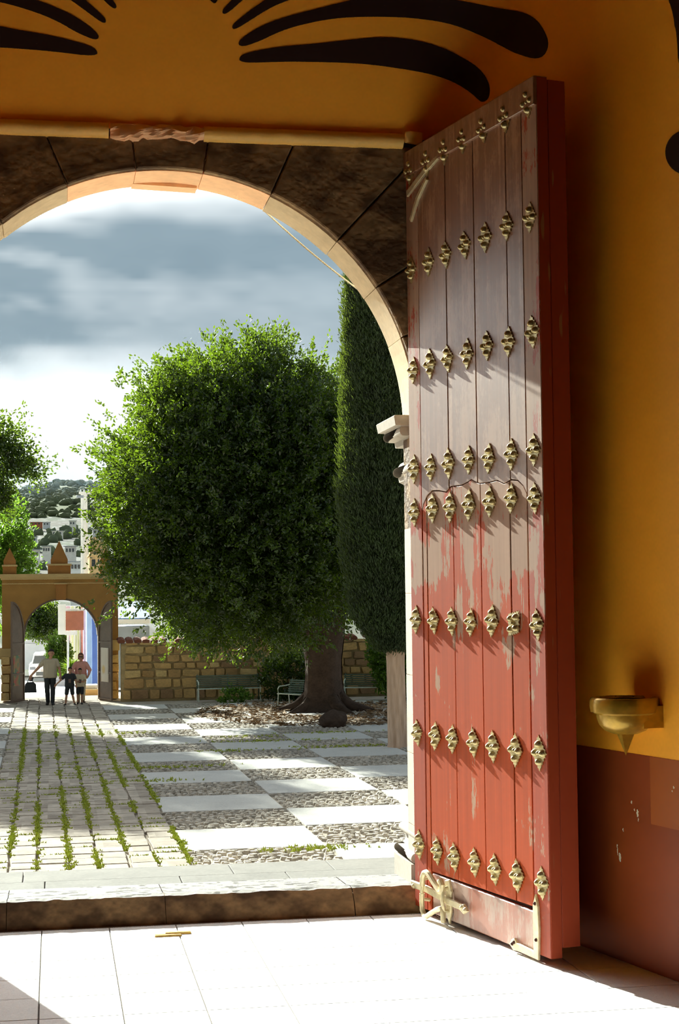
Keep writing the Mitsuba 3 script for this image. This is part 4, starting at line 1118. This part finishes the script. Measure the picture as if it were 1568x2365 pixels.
for sx in (-1, 1):
    obj('headlight', frame(slab(sbox(sx * .62 - .14, .62, sx * .62 + .14, .76), 0, .03, .01), Tc, (1, 0, 0), (0, 0, 1), (0, -1, 0)), 'mat_grey_shade', cr)
    for yy in (.7, 3.0):
        w = trimesh.creation.cylinder(.30, .2, sections=16); w.apply_transform(trimesh.transformations.rotation_matrix(PI / 2, (0, 1, 0))); w.apply_translation(Tc + [sx * .72, yy, .30])
        obj('wheel', w, 'mat_rubber', cr)
# street tree, hedge, agave
sx = thing('street_tree', 'small leafy street tree with a leaning trunk seen through the gateway', 'tree')
ca = at(98, 1438, 80)
obj('foliage', cat(crown(ca, (.85, .8, .72), 330, 20, 401, .13, .08, .3, .2, 2.5, 2.2), fill(ca, (.85, .8, .72), 3500, 33, .17, .11)), 'mat_laurel_leaf', sx, kind='stuff')
obj('trunk', tube([at(134, 1560, 80), at(124, 1520, 80), at(112, 1480, 80), at(104, 1450, 80)], [.11, .09, .08, .05], 8), 'mat_bark_dark', sx, smooth=True)
hs = thing('hedge_bush', 'yellow green hedge beside the pink street front', 'shrub')
ca = at(137, 1515, 77.8)
obj('foliage', crown(ca, (.32, .3, 1.0), 220, 20, 402, .13, .08, .3, .2, 2.5, 2.4), 'mat_bright_leaf', hs, kind='stuff')
ag = thing('agave_plant', 'spiky agave plant beside the pink street front', 'plant')
ca = at(163, 1545, 71); ca[2] = max(ca[2], SG - .2)
r4 = np.random.default_rng(44); d = sph(60, 45); d[:, 2] = abs(d[:, 2]) * .9 + .1
obj('leaves', leaves(np.repeat(ca[None], 60, 0), d, .55, .07, 46), 'mat_laurel_leaf', ag, kind='stuff')
obj('trunk', tube([(ca[0], ca[1], SG - .6), ca], .1, 8), 'mat_bark_dark', ag)

# blue-roofed shed right of the gateway, behind the rubble wall
bh = thing('blue_roof_shed', 'low shed with a blue roof and pale band behind the rubble wall', 'shed')
a, b = at(262, 1500, 64), at(345, 1446, 64)
principled('mat_blue_roof', pr(lambda p, n, uv: mi.Color3f(0.14, 0.22, 0.42) * (0.8 + .4 * SS(.4, .6, CR(dr.floor(p.x * 5), 1, 1)))), 0.6, 0.3)
obj('wall', box(a[0], b[0], 64, 68, SG, b[2]), 'mat_grey_shade', bh)
b1, b2, b3 = at(262, 1441, 63.8), at(262, 1428, 63.8), at(262, 1396, 66)
obj('band', box(a[0], b[0], 63.7, 64, b1[2], b2[2]), 'mat_cream_paint', bh)
obj('roof', tm([(a[0], 63.6, b2[2]), (b[0], 63.6, b2[2]), (b[0], 67, b3[2] + .1), (a[0], 67, b3[2] + .1), (a[0], 63.6, b2[2] - .04), (b[0], 63.6, b2[2] - .04), (b[0], 67, b3[2] + .06), (a[0], 67, b3[2] + .06)], [[0, 1, 2], [0, 2, 3], [4, 6, 5], [4, 7, 6], [0, 4, 5], [0, 5, 1], [3, 2, 6], [3, 6, 7]]), 'mat_blue_roof', bh)

# concrete power pole
pp = thing('power_pole', 'pale concrete power pole with crossarm and lamp rising behind the gateway', 'pole')
p0 = at(197, 1325, 101); p1 = at(196, 1136, 101)
obj('pole', tube([(p0[0], 101, SG), (p1[0], 101, p1[2])], [.25, .15], 10), 'mat_cream_paint', pp, smooth=True)
obj('pole', tube([(p0[0] - .2, 101.6, SG), (p1[0] - .17, 101.6, p1[2] - .1)], [.09, .08], 8), 'mat_kerb', pp, smooth=True)
q0, q1 = at(182, 1139, 101), at(217, 1139, 101)
obj('crossarm', box(q0[0], q1[0], 100.85, 101.0, q0[2] - .06, q0[2] + .08), 'mat_cream_paint', pp)
l0 = at(179, 1147, 100)
obj('lamp', frame(stone(.45, .3, .16, 4, .1, .25), l0 + [.15, 0, 0], (1, 0, 0), (0, 1, 0), (0, 0, 1)), 'mat_grey_shade', pp)
for x in (186, 194, 204, 213):
    q = at(x, 1134, 101); obj('insulator', frame(lathe([(0, -.1), (.05, -.08), (.05, 0), (.03, .06), (0, .08)], 8), (q[0], 100.92, q0[2] + .16), (1, 0, 0), (0, 1, 0), (0, 0, 1)), 'mat_white_wall', pp)

# brown brick tower by the pole
bt2 = thing('brick_tower', 'brown stepped brick building right of the power pole', 'building')
principled('mat_far_brick', pr(lambda p, n, uv: mi.Color3f(0.34, 0.235, 0.115) * (0.75 + .4 * CR(dr.floor(p.x * 3 + CR(dr.floor(p.z * 6), 2, 2)), dr.floor(p.z * 6), 1))), 0.9, 0.1)
obj('wall', facade(207, 262, 1282, 1335, 95, 5), 'mat_far_brick', bt2)
obj('upper_wall', facade(208, 250, 1240, 1283, 95.5, 4), 'mat_far_brick', bt2)
obj('ledge', facade(205, 264, 1279, 1283, 94.8, 5.4), 'mat_gate_trim', bt2)
for x in (212, 226, 240): obj('window', facade(x, x + 8, 1292, 1308, 94.97, .1), 'mat_dark_glass', bt2)

# houses on the slope and the hill behind
HS = [(40, 75, 1283, 1318, 120, 'mat_white_wall', 'white house with a flat roof behind the left finial'), (28, 44, 1268, 1300, 150, 'mat_cream_paint', 'small cream house above the left finial'), (70, 92, 1270, 1296, 170, 'mat_kerb', 'grey house with a round roof between the finials'),
      (162, 190, 1298, 1325, 130, 'mat_white_wall', 'pale house left of the power pole'), (150, 176, 1262, 1284, 210, 'mat_kerb', 'grey house on the slope left of the power pole'), (98, 118, 1262, 1280, 260, 'mat_cream_paint', 'cream house on the slope behind the middle finial'),
      (70, 98, 1206, 1214, 520, 'mat_sign_brown', 'long reddish shed at the foot of the hill'), (99, 116, 1206, 1216, 545, 'mat_white_wall', 'white shed beside the reddish shed below the hill'), (160, 176, 1203, 1216, 480, 'mat_cream_paint', 'cream houses under the hill, left of the pole'),
      (20, 44, 1222, 1236, 430, 'mat_kerb', 'grey flat roofed house low on the slope at the left'), (120, 146, 1226, 1240, 400, 'mat_cream_paint', 'cream flat roofed house low on the slope'), (64, 86, 1240, 1254, 340, 'mat_white_wall', 'white house half way down the slope'), (214, 246, 1222, 1238, 420, 'mat_kerb', 'grey house on the slope right of the pole')]
for x0, x1, y0, y1, Y, mat, lab in HS:
    h = thing('hillside_house', lab, 'house', 'houses scattered on the hillside')
    a, b = at(x0, y1, Y), at(x1, y0, Y)
    obj('wall', box(a[0], b[0], Y, Y + (b[0] - a[0]) * .8, a[2] - 6, b[2]), mat, h)
    obj('roof', box(a[0] - .2, b[0] + .2, Y - .3, Y + (b[0] - a[0]) * .8, b[2], b[2] + (b[2] - a[2]) * .06), 'mat_grey_shade', h)
    n = 2 if x1 - x0 < 20 else 3
    for i in range(n):
        w = (b[0] - a[0]) / (n + .6); xx = a[0] + w * (.35 + i)
        obj('window', box(xx, xx + w * .5, Y - .12, Y + .1, a[2] + (b[2] - a[2]) * .42, a[2] + (b[2] - a[2]) * .78), 'mat_dark_glass', h)


def terrain(f, x, y, mat, name, **kw):
    X, Y = np.meshgrid(x, y, indexing='ij'); Z = f(X, Y)
    return obj(name, grid(np.stack([X, Y, Z], -1)), mat, smooth=True, **kw)


principled('mat_slope', pr(lambda p, n, uv: MX(MX(mi.Color3f(0.10, 0.09, 0.075), mi.Color3f(0.055, 0.07, 0.04), SS(.42, .58, FB(p.x * .12, p.y * .03, p.z * .1, 4))), mi.Color3f(0.16, 0.155, 0.145), SS(.55, .7, N(p.x * .5, p.y * .1, p.z * .6)))), 0.95, 0.1)
principled('mat_hill', pr(lambda p, n, uv: MX(mi.Color3f(0.06, 0.085, 0.035), mi.Color3f(0.15, 0.145, 0.085), FB(p.x * .035, p.y * .01, p.z * .06, 5))), 0.95, 0.1)


def slope_z(X, Y):
    b = np.interp(Y, [98, 140, 200, 300, 450, 620, 900], [SG - 1.2, 0.0, 3.6, 9.0, 17.5, 28, 44])
    return b + (meshkit.fbm(np.stack([X * .03, Y * .02, X * 0], -1), 3, 6) - .5) * np.interp(Y, [98, 300, 900], [.2, 3, 6])


terrain(slope_z, np.linspace(-260, 420, 120), np.linspace(98, 900, 90), 'mat_slope', 'floor_slope', kind='structure', label='pale dusty slope with scattered houses below the hill')


def hill_z(X, Y):
    r = np.interp(X / Y, [-.6, -.12, -.028, -.018, -.008, .003, .013, .025, .04, .06, .2, .8], [.02, .032, .059, .063, .066, .0685, .069, .067, .063, .058, .05, .03])
    t = np.clip((Y - 850) / 1000, 0, 1)
    z = 40 + (r * 1850 + 1.5 - 40) * t ** .8 - np.maximum(Y - 1850, 0) * .2
    return z + (meshkit.fbm(np.stack([X * .02, Y * .006, X * 0], -1), 4, 16) - .5) * 14 * np.minimum(t * 4, 1)


terrain(hill_z, np.linspace(-1500, 2200, 420), np.linspace(850, 2500, 60), 'mat_hill', 'hill', kind='structure', label='blue grey wooded hill on the horizon')
scene['haze'] = {**mikit.ply(box(-1600, 2300, 900, 2600, -20, 150), {'type': 'null'}), 'interior': {'type': 'homogeneous', 'albedo': {'type': 'rgb', 'value': [0.93, 0.95, 0.97]}, 'sigma_t': {'type': 'rgb', 'value': [0.000030, 0.000041, 0.000052]}, 'phase': {'type': 'hg', 'g': 0.5}}}
tag('haze', 'thin blue haze in front of the far hill', None, None, 'structure')
rh = np.random.default_rng(66)
hx = rh.uniform(-190, 420, 5200); hy = 860 + 990 * rh.random(5200) ** 1.5; hz = hill_z(hx, hy)
prt = [trimesh.creation.icosphere(1) for _ in range(1)][0]
nv = len(prt.vertices); sc = rh.uniform(1.5, 3.6, 5200)
V = (prt.vertices[None] * sc[:, None, None] * [1, 1, .8] * rh.uniform(.75, 1.25, (5200, nv, 1)) + np.stack([hx, hy, hz + sc * .3], 1)[:, None]).reshape(-1, 3)
obj('hill_trees', tm(V, (prt.faces[None] + np.arange(5200)[:, None, None] * nv).reshape(-1, 3)), 'mat_hill', kind='stuff', label='far grey green trees covering the hill on the horizon', cat='trees', smooth=True)
ht = rh.uniform(-30, 60, 260); hy2 = rh.uniform(110, 560, 260); hx2 = ht / 400 * hy2 * .9
sc = rh.uniform(.5, 1.5, 260) * np.interp(hy2, [110, 560], [.5, 1.3])
V = (prt.vertices[None] * sc[:, None, None] * rh.uniform(.7, 1.3, (260, nv, 1)) + np.stack([hx2, hy2, slope_z(hx2, hy2) + sc * .5], 1)[:, None]).reshape(-1, 3)
principled('mat_far_bush', pr(lambda p, n, uv: MX(mi.Color3f(0.07, 0.09, 0.055), mi.Color3f(0.17, 0.19, 0.10), N(p.x * .6, p.y * .2, p.z * .6))), 0.95, 0.1)
keep = np.ones(260, bool)
for x0, x1, y0, y1, Y, mat, lab in HS:
    a, b = at(x0, y1, Y), at(x1, y0, Y); keep &= ~((hx2 > a[0] - 3) & (hx2 < b[0] + 3) & (hy2 > Y - 4) & (hy2 < Y + (b[0] - a[0]) + 5))
V = V.reshape(260, nv, 3)[keep].reshape(-1, 3); nk = int(keep.sum())
obj('slope_bushes', tm(V, (prt.faces[None] + np.arange(nk)[:, None, None] * nv).reshape(-1, 3)), 'mat_far_bush', kind='stuff', label='dark bushes scattered over the slope below the hill', cat='bushes', smooth=True)

# ------------------------------------------------------------------ people
for nm, c in dict(skin=(0.36, 0.19, 0.12), hair=(0.018, 0.012, 0.009), auburn=(0.13, 0.05, 0.025), khaki=(0.34, 0.29, 0.21), black=(0.018, 0.02, 0.022), pink=(0.52, 0.24, 0.20), beige=(0.50, 0.42, 0.29), shoe=(0.03, 0.028, 0.027), print=(0.12, 0.08, 0.07), sandal=(0.10, 0.06, 0.04)).items():
    principled('mat_' + nm, c, 0.8, 0.3)


def ball(p, r, n=14): return m3.Manifold.sphere(float(r), n).translate(tuple(float(v) for v in p))


def chain(*jr):
    """Hulls of neighbouring joints (point, radius) as one solid."""
    out = m3.Manifold()
    for (p, a), (q, b) in zip(jr[:-1], jr[1:]): out += m3.Manifold.batch_hull([ball(p, a), ball(q, b)])
    return out


def blob(*jr): return m3.Manifold.batch_hull([ball(p, r) for p, r in jr])


def skin(m, it=6, edge=0.035):
    q = m.refine_to_length(edge).to_mesh(); t = tm(q.vert_properties[:, :3], q.tri_verts); t.merge_vertices()
    trimesh.smoothing.filter_taubin(t, iterations=it); return t


def hand(w, d, s, curl=0.3):
    """Palm, four bent fingers of unequal length and a thumb, at the wrist w pointing along d."""
    d = np.asarray(d, float) / np.linalg.norm(d); side = np.cross(d, [0, 1, 0]); side /= np.linalg.norm(side) + 1e-9
    inw = np.cross(side, d)
    palm = blob((w, .024 * s), (w + d * .085 * s + side * .03 * s, .015 * s), (w + d * .085 * s - side * .03 * s, .015 * s))
    for o, L in ((-.032, .075), (-.011, .09), (.011, .085), (.032, .066)):
        a = w + d * .085 * s + side * o * s; b = a + d * L * .5 * s - inw * .01 * s; c = b + d * L * .45 * s - inw * (.02 + .05 * curl) * s
        palm += chain((a, .0105 * s), (b, .0095 * s), (c, .008 * s))
    a = w + d * .02 * s - side * .03 * s
    return palm + chain((a, .012 * s), (a + d * .035 * s - side * .022 * s, .0105 * s), (a + d * .07 * s - side * .02 * s - inw * .01 * s, .009 * s))


def person(label, base, H, arms, feet, top, legs, hairmat, shoes, long_legs, sleeve, lean=0.0, female=False, extra=None, look=0.0, hair_big=0.0, group=None):
    k = thing('person', label, 'person')
    s = H / 1.75
    P = lambda x, y, z: np.array([x, y, z]) * s
    put = lambda m: CT(tm(m.vertices + np.array([base[0], base[1], ZG]), m.faces))
    hipz, shz = .93, 1.44
    hw, sw_ = (.10, .175) if female else (.09, .19)
    head = P(lean * 1.2, -.03, 1.635)
    body = blob((P(-hw, 0, hipz), .095 * s), (P(hw, 0, hipz), .095 * s), (P(0, 0, 1.15), .12 * s)) + blob((P(-sw_ + .05, 0, shz - .06), .075 * s), (P(sw_ - .05, 0, shz - .06), .075 * s), (P(-.07, 0, 1.12), .10 * s), (P(.07, 0, 1.12), .10 * s))
    body += chain((P(0, 0, 1.42), .065 * s), (P(lean * .6, -.01, 1.52), .052 * s))
    body += blob((head + P(0, 0, .045), .088 * s), (head + P(0, -.015, -.05), .062 * s), (head + P(0, -.03, -.085), .04 * s), (head + P(0, .025, .03), .085 * s))
    body += blob((head + P(0, -.088, .01), .012 * s), (head + P(0, -.108, -.025), .014 * s))
    for sx in (-1, 1): body += blob((head + P(sx * .088, .0, .02), .016 * s), (head + P(sx * .088, .0, -.03), .012 * s))
    body += blob((head + P(-.022, -.078, -.062), .010 * s), (head + P(.022, -.078, -.062), .010 * s))
    sleeves = m3.Manifold()
    for sx, (el, wr, hd) in zip((-1, 1), arms):
        sh = P(sx * sw_, 0, shz - .04); el, wr = P(*el), P(*wr)
        body += chain((sh, .055 * s), (el, .042 * s), (wr, .029 * s)) + hand(wr, np.array(hd, float), s)
        m = sh + (el - sh) * sleeve[0]
        sleeves += chain((P(sx * (sw_ - .04), 0, shz - .04), .085 * s), (sh, .078 * s), (m, .070 * s))
        if sleeve[0] >= 1: sleeves += chain((el, .060 * s), (el + (wr - el) * sleeve[1], .045 * s))
    trou = blob((P(-hw, 0, hipz), .112 * s), (P(hw, 0, hipz), .112 * s), (P(0, 0, 1.02), .125 * s))
    shoe = []
    for sx, (kn, an, toe) in zip((-1, 1), feet):
        hip = P(sx * hw, 0, hipz - .03); kn, an = P(*kn), P(*an)
        body += chain((hip, .085 * s), (kn, .058 * s), (an, .040 * s))
        calf = kn + (an - kn) * .35 + P(0, .02, 0); body += blob((kn, .05 * s), (calf, .055 * s), (an, .036 * s))
        if long_legs: trou += chain((hip, .105 * s), (kn, .078 * s), (an + P(0, 0, .02), .062 * s))
        else: trou += chain((hip, .108 * s), (kn + P(0, 0, .06), .092 * s))
        t = P(*toe); t = t / np.linalg.norm(t) * .16 * s
        body += chain((an - P(0, 0, .03), .034 * s), (an * [1, 1, 0] + t + P(0, 0, .028), .026 * s))
        shoe.append(blob((an * [1, 1, 0] + P(0, .05, .036), .036 * s), (an * [1, 1, 0] + P(0, .03, .075), .046 * s), (an * [1, 1, 0] + t + P(0, 0, .032), .032 * s), (an * [1, 1, 0] + t * .6 + P(.02, 0, .03), .032 * s), (an * [1, 1, 0] + t * .6 - P(.02, 0, -.03), .032 * s)))
    shirt = blob((P(-sw_ + .05, 0, shz - .05), .095 * s), (P(sw_ - .05, 0, shz - .05), .095 * s), (P(-.085, 0, 1.12), .125 * s), (P(.085, 0, 1.12), .125 * s)) + blob((P(-.085, 0, 1.12), .125 * s), (P(.085, 0, 1.12), .125 * s), (P(-.10, 0, .93), .128 * s), (P(.10, 0, .93), .128 * s)) + sleeves
    shirt -= m3.Manifold.cube((2, 2, 1)).translate((-1, -1, .86 * s - 1.0)) if not female else m3.Manifold.cube((2, 2, 1)).translate((-1, -1, .80 * s - 1.0))
    shirt -= ball(P(lean * .6, -.03, 1.56), .092 * s)
    obj('body', put(skin(body)), 'mat_skin', k, smooth=True)
    obj('shirt', put(skin(shirt, 4)), top, k, smooth=50)
    obj('trousers' if long_legs else 'shorts', put(skin(trou, 4)), legs, k, smooth=50)
    hair = blob((head + P(0, .012, .065), .094 * s), (head + P(0, .04, .0), (.085 + hair_big) * s), (head + P(0, -.03, .10), .055 * s))
    if hair_big: hair += blob((head + P(-.05, .03, -.04), .06 * s), (head + P(.05, .03, -.04), .06 * s), (head + P(0, .03, .06), .10 * s))
    hair -= m3.Manifold.cube((.4, .3, .2)).translate((-.2 + head[0], head[1] - .3 - .055 * s, head[2] - .2 + .06 * s))
    obj('hair', put(skin(hair, 3, .03)), hairmat, k, smooth=True)
    for sx in (-1, 1): obj('eye', put(skin(ball(head + P(sx * .034, -.083, .012), .010 * s, 8), 0)), 'mat_black', k, smooth=True)
    for q in shoe: obj('shoe', put(skin(q, 3)), shoes, k, smooth=True)
    if extra: extra(k, s, P, put, head)
    return k


def tee_print(k, s, P, put, head):
    obj('print', put(skin(blob((P(-.05, -.130, 1.22), .012 * s), (P(.05, -.130, 1.22), .012 * s), (P(.04, -.135, 1.06), .012 * s), (P(-.04, -.135, 1.06), .012 * s)), 2)), 'mat_print', k)


def glasses(k, s, P, put, head):
    obj('sunglasses', put(skin(chain((head + P(-.045, -.092, .012), .020 * s), (head + P(-.01, -.10, .014), .010 * s), (head + P(.01, -.10, .014), .010 * s), (head + P(.045, -.092, .012), .020 * s)), 2, .02)), 'mat_black', k)


def two(*f):
    def g(*a):
        for q in f: q(*a)
    return g


person('man in a grey khaki T-shirt and black trousers walking in with a black bag', (0.29, 53.7), 1.76,
       [((-.36, -.05, 1.20), (-.58, -.10, .97), (-.3, -.1, -1)), ((.29, .02, 1.17), (.33, -.08, .92), (.1, -.3, -1))],
       [((-.09, -.05, .50), (-.07, .06, .09), (-.25, -1, 0)), ((.085, -.02, .50), (.075, -.10, .09), (.2, -1, 0))],
       'mat_khaki', 'mat_black', 'mat_hair', 'mat_shoe', True, (.62, 0), lean=.03)
bgk = thing('black_bag', 'black hand bag carried low by the walking man', 'bag')
bx, bz = 0.29 - .62, ZG + .62
obj('body', CT(frame(slab(Polygon([(-.19, -.20), (.19, -.20), (.17, .06), (.10, .13), (-.10, .13), (-.17, .06)]), -.07, .07, .02), (bx, 53.58, bz), (1, 0, 0), (0, 0, 1), (0, -1, 0))), 'mat_black', bgk)
obj('strap', CT(tube([(bx - .10, 53.58, bz + .11), (bx - .04, 53.58, bz + .27), (bx + .03, 53.58, bz + .27), (bx + .09, 53.58, bz + .11)], .012, 6)), 'mat_black', bgk)
person('small boy in a black T-shirt and black shorts with one arm held out', (0.90, 53.3), 1.20,
       [((-.38, -.05, 1.20), (-.60, -.10, 1.00), (-.8, -.1, -1)), ((.28, -.02, 1.19), (.30, -.06, .96), (.1, -.2, -1))],
       [((-.14, -.04, .50), (-.19, .04, .09), (-.3, -1, 0)), ((.13, -.04, .50), (.22, .02, .09), (.3, -1, 0))],
       'mat_black', 'mat_black', 'mat_hair', 'mat_shoe', False, (.7, 0), lean=.02, extra=tee_print)
person('woman with reddish hair and sunglasses in a pink blouse behind a small boy', (1.28, 54.35), 1.60,
       [((-.30, -.08, 1.19), (-.22, -.26, 1.02), (.5, -.4, -.6)), ((.31, -.08, 1.17), (.26, -.26, .98), (-.5, -.4, -.6))],
       [((-.09, -.03, .50), (-.08, .04, .09), (-.2, -1, 0)), ((.09, -.03, .50), (.08, .05, .09), (.2, -1, 0))],
       'mat_pink', 'mat_beige', 'mat_auburn', 'mat_sandal', True, (1.0, .7), female=True, extra=glasses, hair_big=.012)
person('small boy in a beige printed T-shirt and black shorts in front of the woman', (1.24, 53.75), 1.14,
       [((-.25, -.06, 1.18), (-.14, -.20, 1.12), (.6, -.3, .2)), ((.27, -.06, 1.19), (.17, -.20, 1.10), (-.6, -.3, .2))],
       [((-.10, -.03, .50), (-.11, .04, .09), (-.2, -1, 0)), ((.09, -.06, .50), (.08, -.08, .09), (.1, -1, 0))],
       'mat_beige', 'mat_black', 'mat_hair', 'mat_shoe', False, (.75, 0), extra=tee_print)
